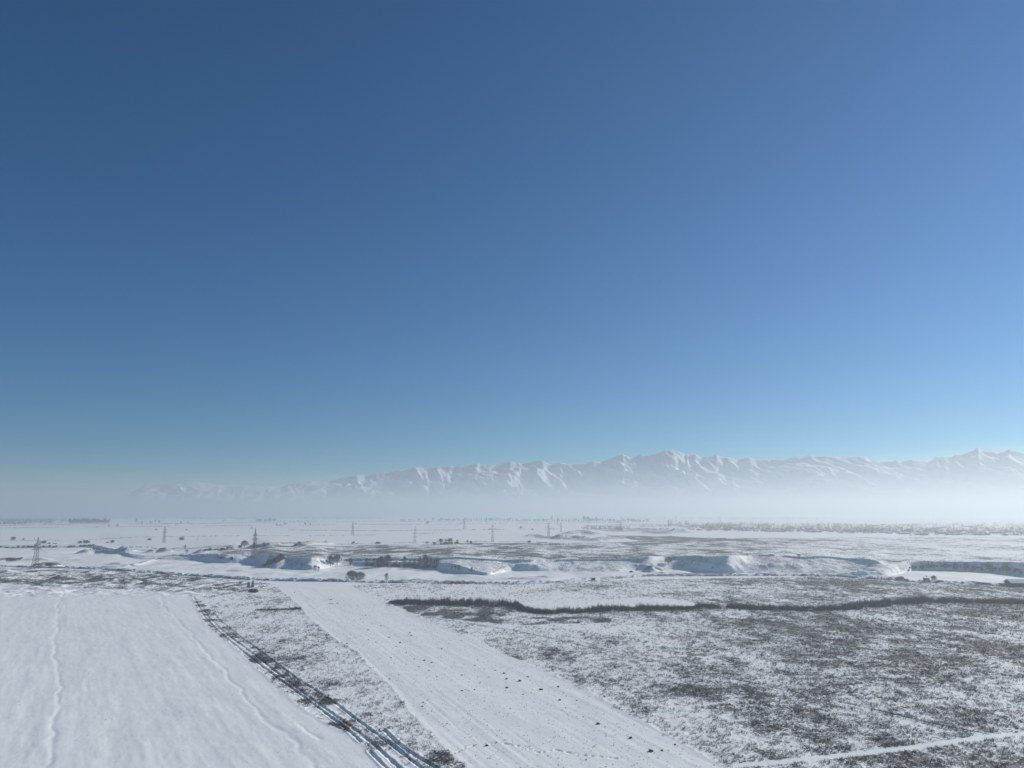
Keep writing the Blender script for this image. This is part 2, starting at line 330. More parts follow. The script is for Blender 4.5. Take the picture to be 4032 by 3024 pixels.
def height(X, Y):
    z, r, f, c, t = base_height(X, Y)
    near = Y < r
    # soft drifted surface
    z = z + (fbm(X / 45, Y / 45, 21, 3) - .5) * .8 + (fbm(X / 7, Y / 7, 31, 3) - .5) * .16
    fl = (Y > r + 16) & (Y < f)
    z = z + np.where(fl, sstep(0, 25, f - Y) * sstep(0, 25, Y - r - 16) * ((fbm(X / 38, Y / 75, 41, 3) - .5) * 4.2 ), 0)
    z = z + np.where((Y > t) & (Y < 2600), (fbm(X / 22, Y / 40, 51, 4) - .5) * 1.2 * sstep(t, t + 60, Y), 0)
    # rough gullied slopes between floodplain and terrace
    z = z + np.where((Y > f) & (Y < t + 30), (fbm(X / 6, Y / 12, 61, 4) - .5) * 1.1 + (fbm(X / 5, Y / 45, 62, 3) - .5) * .6 * sstep(f, f + 6, Y) * (1 - sstep(t - 6, t + 10, Y)), 0)
    # long shallow ripples in the fields
    m = Y < 660
    Xm, Ym = X[m], Y[m]
    a = G(889, 2669); b = G(638, 2405); dx, dy = b[0] - a[0], b[1] - a[1]; L = math.hypot(dx, dy); dx /= L; dy /= L
    acr = Xm * dy - Ym * dx; alo = Xm * dx + Ym * dy
    inF = inpoly(Xm, Ym, INF_LEFT); inS = inpoly(Xm, Ym, INF_STR)
    zz = np.zeros_like(Xm)
    zz += inF * ((fbm(acr / 5.5, alo / 60, 71, 3) - .5) * .22 + (fbm(acr / 1.6, alo / 9, 72, 3) - .5) * .07)
    a = G(2335, 2737); b = G(1783, 2482); dx, dy = b[0] - a[0], b[1] - a[1]; L = math.hypot(dx, dy); dx /= L; dy /= L
    acr = Xm * dy - Ym * dx; alo = Xm * dx + Ym * dy
    zz += inS * ((fbm(acr / 1.5, alo / 50, 73, 2) - .5) * .11 + (fbm(acr / 9, alo / 80, 74, 2) - .5) * .2)
    zz += (~inF & ~inS) * ((fbm(Xm / 1.4, Ym / 1.4, 75, 3) - .5) * .30)
    for pts, d, hw in RUTS:
        D = pldist(Xm, Ym, P(pts), 6); bk = .7 + .6 * fbm(Xm / 3, Ym / 3, 76, 2)
        bk = bk * (.85 + .3 * sstep(.35, .6, fbm(Xm / 4, Ym / 4, 79, 2))); d *= .62; hw = hw * .85; zz -= d * bk * np.exp(-(D / hw) ** 2); zz += .45 * d * bk * np.exp(-((D - 1.9 * hw) / (.8 * hw)) ** 2)
    for pts, d, hw in DRIFTS:
        Dw = pldist(Xm + (fbm(Xm / 16, Ym / 16, 77, 3) - .5) * 5, Ym, P(pts), 8)
        zz += .35 * d * np.exp(-(Dw / (hw * 2.6)) ** 2) - d * 1.0 * np.exp(-(pldist(Xm - 1.9 + (fbm(Xm / 16, Ym / 16, 77, 3) - .5) * 5, Ym, P(pts), 8) / hw) ** 2)
    for k, d, hw in (('CUT', .5, .55), ('CUT2', .35, .6)):
        D = pldist(Xm, Ym, W[k], 5); zz -= d * np.exp(-(D / hw) ** 2); zz += .4 * d * np.exp(-((D - 1.8 * hw) / hw) ** 2)
    D = pldist(Xm, Ym, P([(1690, 3016), (1760, 2978), (1860, 2934), (1960, 2922), (2060, 2938), (2120, 2962), (2189, 2951), (2289, 2972), (2440, 2986)]), 3)
    zz -= .35 * sstep(.45, .6, vnoise(Xm / .8, Ym / .8, 78)) * np.exp(-(D / .45) ** 2)
    for k in ('SL', 'SR', 'FR'):
        D = pldist(Xm, Ym, W[k], 5); zz += .10 * np.exp(-(D / 1.2) ** 2)
    D = pldist(Xm, Ym, W['TR'], 6); zz *= 1 - np.exp(-(D / 1.6) ** 2)
    z = z.copy(); z[m] += zz
    # road and its ploughed banks
    m = (Y > 300) & (Y < 1400)
    D = pldist(X[m], Y[m], ROADW, 16); lump = fbm(X[m] / 2.4, Y[m] / 2.4, 81, 4) * .6 + .4 * fbm(X[m] / 18, Y[m] / 18, 83, 2); q = z[m]
    q = q * (1 - np.exp(-(D / 5) ** 4)) + .0
    q += (.7 + 1.5 * sstep(.38, .62, lump)) * np.exp(-((D - 5.2) / 1.7) ** 2)
    z[m] = q
    D = pldist(X[m], Y[m], W['R2'], 12); z[m] = z[m] * (1 - np.exp(-(D / 4) ** 4)) + 1.3 * fbm(X[m] / 3.5, Y[m] / 3.5, 82, 3) * np.exp(-((D - 4.2) / 1.4) ** 2)
    # rough ground left of centre
    m = (Y > 480) & (Y < r - 6) & (X / Y < -.33)
    z[m] += sstep(0, 30, (r - 6 - Y)[m]) * sstep(-.33, -.37, (X / Y)[m]) * (fbm(X[m] / 11, Y[m] / 11, 91, 4) - .5) * 3.2 * sstep(570, 620, Y[m])
    for px, py, zg, rx, ry, h in MOUNDS:
        mx, my = G(px, py, zg)
        m = (abs(X - mx) < 3 * rx) & (abs(Y - my) < 3 * ry)
        z[m] += h * np.exp(-((X[m] - mx) / rx) ** 2 - ((Y[m] - my) / ry) ** 2) * (.75 + .5 * fbm(X[m] / 4, Y[m] / 4, 95, 3))
    for pts, zg, h, hw in BERMS:
        D = pldist(X, Y, P(pts, zg), 3 * hw); m = D < 3 * hw
        z[m] += h * np.exp(-(D[m] / hw) ** 2) * (.5 + fbm(X[m] / 12, Y[m] / 12, 96, 3))
    for p0, p1, p2, zg, rx, ry, h in EARTH:
        D = pldist(X, Y, P((p0, p1, p2), zg), 20); m = D < 20
        z[m] += h * np.exp(-(D[m] / ry) ** 4)
    return z

INF_LEFT = [(-900, G(-300, 2300)[1] + 40)] + P([(-300, 2290), (0, 2302), (200, 2312), (480, 2326), (700, 2332)]) + W['FR'] + [(-900, 60)]
INF_STR = W['SL'] + W['SR'][::-1]
Zg = height(Xg, Yg)

# ---------------- vegetation density
def weed_field(X, Y):
    r, f, c, t = (np.interp(X / Y, uf, a) for a in (cR, cF, cC, cT))
    u = X / Y
    wd = np.zeros_like(X); er = np.zeros_like(X)
    jx = X + (fbm(X / 5, Y / 5, 101, 3) - .5) * 3; jy = Y + (fbm(X / 5, Y / 5, 102, 3) - .5) * 3
    n1 = fbm(X / 26, Y / 40, 111, 4); n2 = fbm(X / 9, Y / 15, 112, 3); n3 = fbm(X / 70, Y / 60, 113, 3)
    near = Y < r - 6
    right = near & inpoly(jx, jy, W['SR'] + [(W['SR'][-1][0] + 900, W['SR'][-1][1]), (2500, 1200), G(1391, 2303)])
    dens = .30 + .27 * sstep(.02, .42, u) + .36 * (n1 - .5) + .62 * (n2 - .5) + .55 * (n3 - .5)
    dens += .45 * sstep(430, 330, Y) * sstep(.1, .35, u) * 0 
    wd = np.where(right, np.clip(dens, .04, .95), wd)
    # open snow north of the reeds
    hol = inpoly(jx, jy, P([(2034, 2392), (2060, 2370), (2200, 2358), (2400, 2360), (2560, 2350), (2700, 2366), (2760, 2384), (2560, 2392), (2300, 2400), (2150, 2403)]))
    wd = np.where(hol, .03, wd)
    hol = inpoly(jx, jy, P([(1400, 2312), (1560, 2322), (1800, 2345), (2034, 2352), (2034, 2366), (1600, 2360), (1500, 2350)]))
    wd = np.where(hol, wd * .45, wd)
    dk = inpoly(jx, jy, P([(1532, 2377), (2030, 2385), (2070, 2430), (2400, 2425), (2420, 2450), (2050, 2462), (1800, 2440), (1664, 2425)]))
    wd = np.where(dk, np.clip(.62 + (n2 - .5) * 1.2, 0, .95), wd)
    strip = near & inpoly(jx, jy, W['SL'] + P(RUTS[0][0])[::-1] + P([(800, 2345), (960, 2322), (1040, 2302)]))
    wd = np.where(strip, np.clip(.26 + .7 * (n1 - .5) + .8 * (n2 - .5), .05, .9), wd)
    band = near & inpoly(jx, jy, W['FR'] + P(RUTS[0][0])[::-1])
    wd = np.where(band, np.clip(.35 + 2.0 * (n2 - .5), .0, .9), wd); er = np.where(band, np.clip(.15 + 1.2 * (fbm(X / 3.5, Y / 3.5, 116, 2) - .5), 0, .5), er)
    rough = near & (Y > 560) & inpoly(jx, jy, P([(-400, 2226), (0, 2236), (400, 2247), (700, 2268), (1008, 2290), (1085, 2303), (960, 2328), (700, 2330), (480, 2322), (200, 2308), (0, 2298), (-400, 2284)]))
    wd = np.where(rough, np.clip(.40 + 1.6 * (n2 - .5) + .8 * (n3 - .5), 0, .95), wd)
    er = np.where(rough, .75 * np.clip((.62 - .5 * sstep(-.62, -.42, u)) * (.4 + 1.2 * (n2 - .2)) * sstep(560, 600, Y), 0, .7), er)
    # road banks
    D = pldist(X, Y, ROADW, 14); wd = np.where(D < 4, 0, wd); wd = np.where((D >= 4) & (D < 8), np.maximum(wd, .15 + .7 * n2), wd)
    D = pldist(X, Y, W['R2'], 14); wd = np.where(D < 3.2, .02, wd); wd = np.where((D >= 3.2) & (D < 6), np.maximum(wd, .45), wd)
    D = pldist(X, Y, W['CUT'], 6); wd = np.where((D < 2.5) & (Y < r), np.maximum(wd, .42), wd)  # weeds along the furrow darken it, standing in for its shade
    D = pldist(X, Y, W['TR'], 6); wd = np.where(D < 1.6, .0, wd)
    # slopes: sparse scrub, thickened to tone down the sunlit faces by colour
    sl = (Y > f + 4) & (Y < t); wd = np.where(sl, np.clip(.40 + 1.1 * (n2 - .5), 0, .5), wd)
    sl2 = sl & (u > .548); wd = np.where(sl2, np.clip(.36 + 1.2 * (n2 - .5), 0, .7), wd)
    # terrace
    nf = fbm(X / 60, Y / 130, 114, 4)
    ter = (Y > t + 3) & (Y < 1800)
    d2 = .48 - .24 * sstep(.30, .55, u) + 1.0 * (nf - .5) + .5 * (n1 - .5) + 1.0 * (fbm(X / 16, Y / 22, 117, 3) - .5)
    top = np.interp(u, [-.6, -.47, -.36, -.2, 0, .15, .3, .8], [920, 1080, 1290, 1390, 1440, 1480, 1700, 1800])
    d2 = np.where((u < -.47), .10 + .8 * (nf - .5), d2)
    wd = np.where(ter & (Y < top), np.clip(d2, .0, .8), wd)
    wdg = inpoly(jx, jy, P([(672, 2185), (760, 2176), (900, 2168), (1010, 2163), (1300, 2163), (1500, 2170), (1640, 2190), (1400, 2196), (1180, 2198), (1008, 2188), (760, 2184)], 9))
    wdg &= Y > t + 2; wd = np.where(wdg, np.clip(.66 - .25 * sstep(-.32, -.16, u) + .9 * (n1 - .5) + .7 * (fbm(X / 16, Y / 22, 117, 3) - .5), 0, 1), wd); er = np.where(wdg & (u < -.36), .25, er)
    for pts, z_, dv in ((([(2400, 2112), (2380, 2106), (2520, 2108), (2640, 2111), (2760, 2118), (2860, 2124), (3020, 2130), (2900, 2136), (2740, 2136), (2600, 2142), (2480, 2145), (2420, 2136), (2560, 2128), (2440, 2122)]), 9, .85),
                        (([(2280, 2081), (2400, 2078), (2560, 2082), (2680, 2086), (2640, 2094), (2500, 2094), (2380, 2090)]), 9, .8),
                        (([(2500, 2120), (2700, 2122), (3000, 2135), (3300, 2160), (3100, 2170), (2700, 2150)]), 9, .45)):
        q = inpoly(X + (nf - .5) * 60, Y + (nf - .5) * 160, P(pts, z_)); wd = np.where(q, np.clip(np.maximum(wd, dv - .12 + .8 * (n1 - .5) + .9 * (fbm(X / 30, Y / 60, 118, 3) - .5)), 0, 1), wd)
    for pts, zg, h, hw in BERMS[:11]:
        D = pldist(X, Y, P(pts, zg), 2 * hw); wd = np.where(D < 1.0 * hw, np.maximum(wd, .55), wd)
    for p0, p1, p2, zg, rx, ry, h in EARTH:
        D = pldist(X, Y, P((p0, p1, p2), zg), 20); er = np.where(D < ry * 1.05, 1.0, er)
    return wd.astype(np.float32), er.astype(np.float32)
Wd, Er = weed_field(Xg, Yg)

# coarse skirt columns left and right so the sheet reaches the horizon all round the view
tk = np.array([.04, .12, .3, .6, 1.0]); lim = 19500.0
XL = -(0.8 * rows[:, None] + (lim - .8 * rows[:, None]) * tk[None, ::-1]); XR = 0.8 * rows[:, None] + (lim - .8 * rows[:, None]) * tk[None]
far = sstep(1000, 2500, rows)[:, None] * 9.0
def padz(src): return np.concatenate([np.repeat(src[:, :1] if False else far, 5, 1), src, np.repeat(far, 5, 1)], 1)
XX = np.concatenate([XL, Xg, XR], 1); YY = np.repeat(rows[:, None], NU + 10, 1); ZZ = padz(Zg)
WW = np.pad(Wd, ((0, 0), (5, 5))); EE = np.pad(Er, ((0, 0), (5, 5)))
nc = NU + 10
idx = np.arange(NR * nc).reshape(NR, nc)
q = np.stack([idx[:-1, :-1], idx[:-1, 1:], idx[1:, 1:], idx[1:, :-1]], -1).reshape(-1, 4)
me = mesh_np('snowy_ground', np.stack([XX, YY, ZZ], -1).reshape(-1, 3), q, M_ground, True)
for nm, a in (('weed', WW), ('earth', EE)):
    at = me.attributes.new(nm, 'FLOAT', 'POINT'); at.data.foreach_set('value', a.astype(np.float32).ravel())
tag(link('snowy_ground', me), kind='structure')
mb = MB(); mb.poly([(-19500, -4000, 0), (19500, -4000, 0), (19500, 5, 0), (-19500, 5, 0)], [(0, 1, 2, 3)])
tag(mb.build('snow_field_ground', M_ground), kind='structure')

def gz(x, y):
    """terrain height at world points (from the grid)"""
    x = np.asarray(x, float); y = np.asarray(y, float); u = x / y
    fi = np.clip((u + .8) / 1.6 * (NU - 1), 0, NU - 1.001); i = fi.astype(int); a = fi - i
    j = np.clip(np.searchsorted(rows, y) - 1, 0, NR - 2); b = np.clip((y - rows[j]) / (rows[j + 1] - rows[j]), 0, 1)
    return (Zg[j, i] * (1 - a) + Zg[j, i + 1] * a) * (1 - b) + (Zg[j + 1, i] * (1 - a) + Zg[j + 1, i + 1] * a) * b
def gw(x, y):
    u = x / y; i = np.clip(np.rint((u + .8) / 1.6 * (NU - 1)), 0, NU - 1).astype(int); j = np.clip(np.searchsorted(rows, y), 0, NR - 1); return Wd[j, i]
def hit(px, py, ymin=160):
    u, s = ray(px, py)
    fi = min(max((u + .8) / 1.6 * (NU - 1), 0), NU - 1.001); i = int(fi); a = fi - i
    col = Zg[:, i] * (1 - a) + Zg[:, i + 1] * a
    rz = CAMH + rows * s; k = np.where((rz <= col) & (rows > ymin))[0]
    if len(k) == 0: Y = 14000.0
    else:
        k = k[0]; d0 = rz[k - 1] - col[k - 1]; d1 = rz[k] - col[k]; t = d0 / (d0 - d1) if d0 != d1 else 0
        Y = rows[k - 1] + t * (rows[k] - rows[k - 1])
    Y = min(Y, 14000.0)
    return u * Y, Y, float(gz(u * Y, Y))
def px2m(n, Y): return n * Y / (F * 1.0)     # photo pixels -> metres at depth Y

# ------------------------------------------------------------------ mountains beyond the haze
SKYL = [(380,2010),(480,1965),(520,1935),(545,1922),(575,1910),(610,1911),(660,1904),(725,1897),(780,1897),(815,1904),(850,1907),(872,1912),(921,1915),(1024,1914),(1105,1917),(1160,1903),(1225,1896),(1295,1895),(1349,1881),(1404,1869),
 (1440,1874),(1518,1860),(1560,1856),(1600,1850),(1636,1839),(1680,1843),(1717,1837),(1788,1838),(1880,1826),(1920,1833),(1967,1831),(1985,1823),(2010,1814),(2037,1824),(2070,1826),(2102,1817),(2140,1817),(2173,1831),(2205,1821),
 (2260,1828),(2335,1819),(2368,1821),(2422,1802),(2452,1791),(2487,1801),(2558,1792),(2601,1781),(2618,1773),(2655,1773),(2672,1779),(2698,1791),(2705,1783),(2712,1791),(2737,1791),(2763,1801),(2792,1798),(2821,1791),(2853,1805),
 (2882,1800),(2907,1809),(2951,1800),(2980,1809),(3034,1812),(3070,1809),(3114,1801),(3161,1797),(3215,1797),(3251,1793),(3294,1799),(3334,1797),(3406,1800),(3459,1814),(3499,1819),(3525,1812),(3551,1818),(3591,1809),(3620,1812),
 (3657,1818),(3671,1809),(3690,1799),(3700,1804),(3717,1795),(3740,1798),(3763,1789),(3790,1792),(3816,1780),(3836,1775),(3849,1764),(3869,1774),(3892,1780),(3932,1783),(3970,1770),(3995,1778),(4032,1784),(4200,1790),(4500,1800),(4900,1830)]
def mountains():
    Y0, YR, Y1 = 27000.0, 40000.0, 46000.0
    us = np.array([ray(a, b)[0] for a, b in SKYL]); hs = np.array([zat(a, b, YR) for a, b in SKYL])
    nu, ny = 1500, 170
    u = np.linspace(-.62, .95, nu); s = np.concatenate([np.linspace(0, 1, ny - 20), np.linspace(1.05, 1.9, 20)])
    U, S = np.meshgrid(u, s); Yv = Y0 + S * (YR - Y0); X = U * Yv
    H = np.interp(U, us, hs, left=60, right=hs[-1]) 
    H = H + (fbm(X / 420, Yv * 0 + 3, 5, 5) - .5) * 170 * np.clip(H / 3000, 0, 1)
    prof = np.where(S <= 1, .75 * S + .25 * S ** 1.5, np.maximum(1 - (S - 1) * 1.6, 0))
    wx = X + 900 * (fbm(X / 3000, Yv / 3000, 211, 2) - .5) + (Yv - Y0) * .35
    def ridged(sc, sd):
        return 1 - np.abs(2 * fbm(wx / sc, Yv / (sc * 2.2), sd, 1) - 1)
    v = .30 * (1 - ridged(2300, 221)) + .36 * (1 - ridged(1150, 222)) + .26 * (1 - ridged(560, 223)) + .10 * (1 - ridged(260, 224))
    env = np.clip(S * 4, 0, 1) * np.clip((1.0 - S) / .30, 0, 1) ** .7
    z = H * prof - v * env * np.clip(H * .95, 0, 2700) * .62
    z += np.where(S > 1, 0, env * (fbm(X / 180, Yv / 260, 231, 3) - .5) * 40)
    cap = CAMH + (H - CAMH) * (Yv / YR) - 40 * (1 - S)
    z = np.minimum(z, np.where(S < 1, cap, 1e9)); z = np.maximum(z, -30)
    idx = np.arange(z.size).reshape(z.shape)
    q = np.stack([idx[:-1, :-1], idx[:-1, 1:], idx[1:, 1:], idx[1:, :-1]], -1).reshape(-1, 4)
    m, n, b = newmat('mountain_snow_rock_haze_tint'); N = n.nodes; Lk = n.links
    tc = N.new('ShaderNodeTexCoord'); no = N.new('ShaderNodeTexNoise'); no.inputs['Scale'].default_value = .004; no.inputs['Detail'].default_value = 8
    Lk.new(tc.outputs['Object'], no.inputs['Vector'])
    ge = N.new('ShaderNodeNewGeometry'); sx = N.new('ShaderNodeSeparateXYZ'); Lk.new(ge.outputs['Normal'], sx.inputs[0])
    ad = N.new('ShaderNodeMath'); ad.operation = 'ADD'; Lk.new(sx.outputs['Z'], ad.inputs[0]); Lk.new(no.outputs['Fac'], ad.inputs[1])
    mr = N.new('ShaderNodeMapRange'); Lk.new(ad.outputs[0], mr.inputs[0]); mr.inputs[1].default_value = .62; mr.inputs[2].default_value = .95
    mx = N.new('ShaderNodeMix'); mx.data_type = 'RGBA'; mx.inputs[6].default_value = (.40, .46, .53, 1); mx.inputs[7].default_value = (.68, .745, .80, 1)  # rock and snow tinted bluish: distant air haze put into the colour
    Lk.new(mr.outputs[0], mx.inputs[0]); Lk.new(mx.outputs[2], b.inputs['Base Color'])
    me = mesh_np('mountain_range', np.stack([X, Yv, z], -1).reshape(-1, 3), q, m, False)
    tag(link('mountain_range', me), kind='structure')
mountains()

# ------------------------------------------------------------------ haze layer (inversion): closed box with even density
mb = MB(); mb.box((0, 8500, (HAZE_TOP - 12) / 2), (40000, 27000, HAZE_TOP + 12))
hz = mb.build('haze', None); hz.data.materials.clear()
m = bpy.data.materials.new('haze_air'); m.use_nodes = True; n = m.node_tree; n.nodes.clear()
vo = n.nodes.new('ShaderNodeVolumePrincipled'); ou = n.nodes.new('ShaderNodeOutputMaterial'); n.links.new(vo.outputs[0], ou.inputs['Volume'])
vo.inputs['Color'].default_value = (.585, .66, .72, 1); vo.inputs['Density'].default_value = HAZE_DENS; vo.inputs['Anisotropy'].default_value = .40
hz.data.materials.append(m); tag(hz, kind='stuff')
hz['label'] = 'pale winter haze lying over the plain below the mountains'; hz['category'] = 'haze'
#@@OBJECTS
# ------------------------------------------------------------------ scattered dry vegetation
def blades(name, px, py, pz, hgt, wid, nb, spread, mat, seed, label, cat, lean=.35):
    rg = np.random.default_rng(seed); n = len(px)
    X = np.repeat(px, nb) + rg.normal(0, 1, n * nb) * np.repeat(spread, nb); Y = np.repeat(py, nb) + rg.normal(0, 1, n * nb) * np.repeat(spread, nb)
    Z = np.repeat(pz, nb) - .05; H = np.repeat(hgt, nb) * rg.uniform(.45, 1.1, n * nb); a = rg.uniform(0, math.pi, n * nb)
    w_ = np.repeat(wid, nb) * rg.uniform(.5, 1.2, n * nb) / 2
    lx = rg.normal(0, lean, n * nb) * H; ly = rg.normal(0, lean, n * nb) * H
    v = np.empty((n * nb, 4, 3), np.float32)
    v[:, 0] = np.stack([X - w_ * np.cos(a), Y - w_ * np.sin(a), Z], -1); v[:, 1] = np.stack([X + w_ * np.cos(a), Y + w_ * np.sin(a), Z], -1)
    v[:, 2] = np.stack([X + lx + w_ * .5 * np.cos(a), Y + ly + w_ * .5 * np.sin(a), Z + H], -1); v[:, 3] = np.stack([X + lx - w_ * .5 * np.cos(a), Y + ly - w_ * .5 * np.sin(a), Z + H], -1)
    f = np.arange(n * nb * 4).reshape(-1, 4)
    o = link(name, mesh_np(name, v.reshape(-1, 3), f, mat)); tag(o, label, cat, kind='stuff'); return o

def scatter(n, y0, y1, u0, u1, seed, power=1.0, clump=True):
    rg = np.random.default_rng(seed)
    Y = np.sqrt(rg.uniform(y0 ** 2, y1 ** 2, n)); X = rg.uniform(u0, u1, n) * Y
    d = gw(X, Y)
    if clump: d = d * sstep(.36, .62, fbm(X / 2.2, Y / 2.2, 301, 3)) * 1.7
    k = rg.uniform(0, 1, n) < np.clip(d, 0, 1) ** power
    return X[k], Y[k], rg
X, Y, rg = scatter(1150000, 165, 560, -.62, .80, 1)
p_ = np.clip((210 / Y) ** 1.9, .12, 1); k_ = rg.uniform(0, 1, len(X)) < p_ * .78; X, Y = X[k_], Y[k_]; q_ = np.clip((Y - 190) / 330, 0, 1)
blades('dry_weeds', X, Y, gz(X, Y), rg.uniform(.3, .75, len(X)) * (1 + .25 * q_), .075 + .085 * q_, 5, .18 + .2 * q_, M_weed, 11, 'dry grey weeds standing through the snow of the near fields', 'weeds')
X, Y, rg = scatter(130000, 560, 800, -.75, .80, 2)
blades('dry_weeds', X, Y, gz(X, Y), rg.uniform(.4, .95, len(X)), np.full(len(X), .18), 5, np.full(len(X), .4), M_weed, 12, 'dry grey weeds on the snow close to the ploughed road', 'weeds')
X, Y, rg = scatter(230000, 800, 1800, -.60, .80, 3)
blades('steppe_grass', X, Y, gz(X, Y), rg.uniform(.4, .9, len(X)), np.full(len(X), .45), 3, np.full(len(X), .9), M_weed, 13, 'sparse dead grass on the snowy terrace behind the bank', 'grass')

SLp, SRp = W['SL'], W['SR']; rg = np.random.default_rng(44)
t = rg.uniform(0, 1, 2600) ** 1.3; k_ = rg.uniform(.03, .97, 2600)
yy = 185 + 400 * t; xl = np.interp(yy, [p[1] for p in SLp][::-1], [p[0] for p in SLp][::-1]); xr = np.interp(yy, [p[1] for p in SRp][::-1], [p[0] for p in SRp][::-1])
X = xl + (xr - xl) * k_; Y = yy
blades('stubble', X, Y, gz(X, Y), rg.uniform(.12, .38, 2600), np.full(2600, .12), 4, np.full(2600, .12), M_weed, 24, 'sparse stubble tips poking out of the bare snow stripe', 'stubble')
rg = np.random.default_rng(45); X = rg.uniform(-190, -20, 700); Y = rg.uniform(190, 520, 700); k_ = inpoly(X, Y, INF_LEFT); X = X[k_]; Y = Y[k_]
blades('stubble', X, Y, gz(X, Y), rg.uniform(.1, .28, len(X)), np.full(len(X), .1), 3, np.full(len(X), .1), M_weed, 25, 'a few stubble tips in the smooth snow of the left field', 'stubble')
# reed belt: dense, taller
RB = [((1532, 2377), .8), ((1600, 2381), 1.2), ((1800, 2385), 1.5), ((2025, 2389), 1.4), ((2060, 2406), 1.1), ((2120, 2417), 1.0), ((2244, 2415), 1.2), ((2426, 2408), 1.2), ((2654, 2403), .9), ((2730, 2400), .7), ((2760, 2396), 1),
      ((2882, 2397), 1.1), ((3024, 2402), 1.1), ((3252, 2405), 1.0), ((3330, 2404), 1.3), ((3389, 2400), 1.5), ((3525, 2384), 1.5), ((3662, 2374), 1.4), ((3850, 2375), 1.2), ((4032, 2378), 1.2), ((4300, 2382), 1)]
rg = np.random.default_rng(5); xs = []; ys = []; hh = []
for (a, s0), (b, s1) in zip(RB[:-1], RB[1:]):
    A = G(*a); B = G(*b); n = int(math.dist(A, B) * 32); t = rg.uniform(0, 1, n)
    hw = 8.0 * (s0 + (s1 - s0) * t) * (.35 + 1.3 * fbm((A[0] + (B[0] - A[0]) * t) / 9, t * 0 + 5, 346, 3)); off = np.clip(rg.normal(0, .5, n), -1, 1) * hw + hw * .8
    xs.append(A[0] + (B[0] - A[0]) * t + rg.normal(0, .5, n)); ys.append(A[1] + (B[1] - A[1]) * t + off); hh.append(2.5 * (.6 + .8 * vnoise(t * 40, t * 0 + a[0], 7)) * (s0 + (s1 - s0) * t) * rg.uniform(.6, 1.1, n))
for (a, s0), (b, s1) in zip(RB[:-1], RB[1:]):
    A = G(*a); B = G(*b); n = int(math.dist(A, B) * 7); t = rg.uniform(0, 1, n)
    xs.append(A[0] + (B[0] - A[0]) * t + rg.normal(0, 2, n)); ys.append(A[1] + (B[1] - A[1]) * t + rg.normal(-1, 7, n)); hh.append(rg.uniform(.4, 1.3, n))
X = np.concatenate(xs); Y = np.concatenate(ys); H_ = np.concatenate(hh); k_ = fbm(X / 7, Y / 4, 345, 3) > .36; X, Y = X[k_], Y[k_]; hh = [H_[k_]]
blades('reed_bed', X, Y, gz(X, Y), np.concatenate(hh), np.full(len(X), .16), 4, np.full(len(X), .4), M_reed, 21, 'long dark belt of dry reeds crossing the snowy field', 'reeds', .12)
A = G(1008, 2402); B = G(1183, 2399); t = rg.uniform(0, 1, 500); X = A[0] + (B[0] - A[0]) * t; Y = A[1] + (B[1] - A[1]) * t + rg.normal(0, 1.2, 500)
blades('weed_strip', X, Y, gz(X, Y), rg.uniform(.5, 1.2, 500) + .8 * (t > .85), np.full(500, .14), 5, np.full(500, .35), M_reed, 22, 'short straight strip of dead weeds left of the bare snow stripe', 'weeds', .15)

# thin weed lines along far field edges
EDGE = [([(-60, 2080), (0, 2079), (504, 2075), (1008, 2070), (1512, 2066), (2016, 2062), (2160, 2061)], 1.9, 3), ([(1047, 2086), (1213, 2089), (1512, 2091), (1700, 2088), (1911, 2086), (2100, 2084)], 1.7, 3),
        ([(504, 2155), (1008, 2147), (1130, 2140), (1300, 2136), (1632, 2137), (2016, 2134), (2200, 2139)], 1.3, 4), ([(1008, 2110), (1260, 2110), (1500, 2106), (1640, 2102), (1740, 2098)], 1.1, 6), ([(-60, 2133), (0, 2131), (230, 2128), (504, 2117), (700, 2114), (1008, 2109)], 1.2, 8),
        ([(560, 2060), (800, 2062), (1008, 2057), (1500, 2054), (2016, 2055), (2440, 2058)], 2.2, 4), ([(-60, 2070), (180, 2067), (500, 2064), (760, 2062)], 2.4, 5), ([(2150, 2084), (2280, 2083), (2440, 2082), (2800, 2084)], 2.5, 8), ([(2380, 2067), (2560, 2068), (2900, 2070)], 2.4, 6)]
xs = []; ys = []; hh = []; ww = []
for pts, h, jit in EDGE:
    Wp = [hit(a, b)[:2] for a, b in pts]
    for A, B in zip(Wp[:-1], Wp[1:]):
        n = int(math.dist(A, B) / 2.2); t = rg.uniform(0, 1, n); d_ = (A[1] + B[1]) / 2
        keep = fbm((A[0] + (B[0] - A[0]) * t) / 60, t * 0 + jit, 333, 2) > .36
        xs.append((A[0] + (B[0] - A[0]) * t)[keep]); ys.append((A[1] + (B[1] - A[1]) * t + rg.normal(0, jit, n))[keep]); hh.append((h * 1.4 * rg.uniform(.4, 1.1, n))[keep]); ww.append(np.full(keep.sum(), 2.0 * d_ / 2500))
X = np.concatenate(xs); Y = np.concatenate(ys)
blades('field_edge_grass', X, Y, gz(X, Y), np.concatenate(hh), np.concatenate(ww), 3, np.full(len(X), 1.2), M_weed, 23, 'thin dark lines of dead grass along the edges of the far white fields', 'grass', .3)

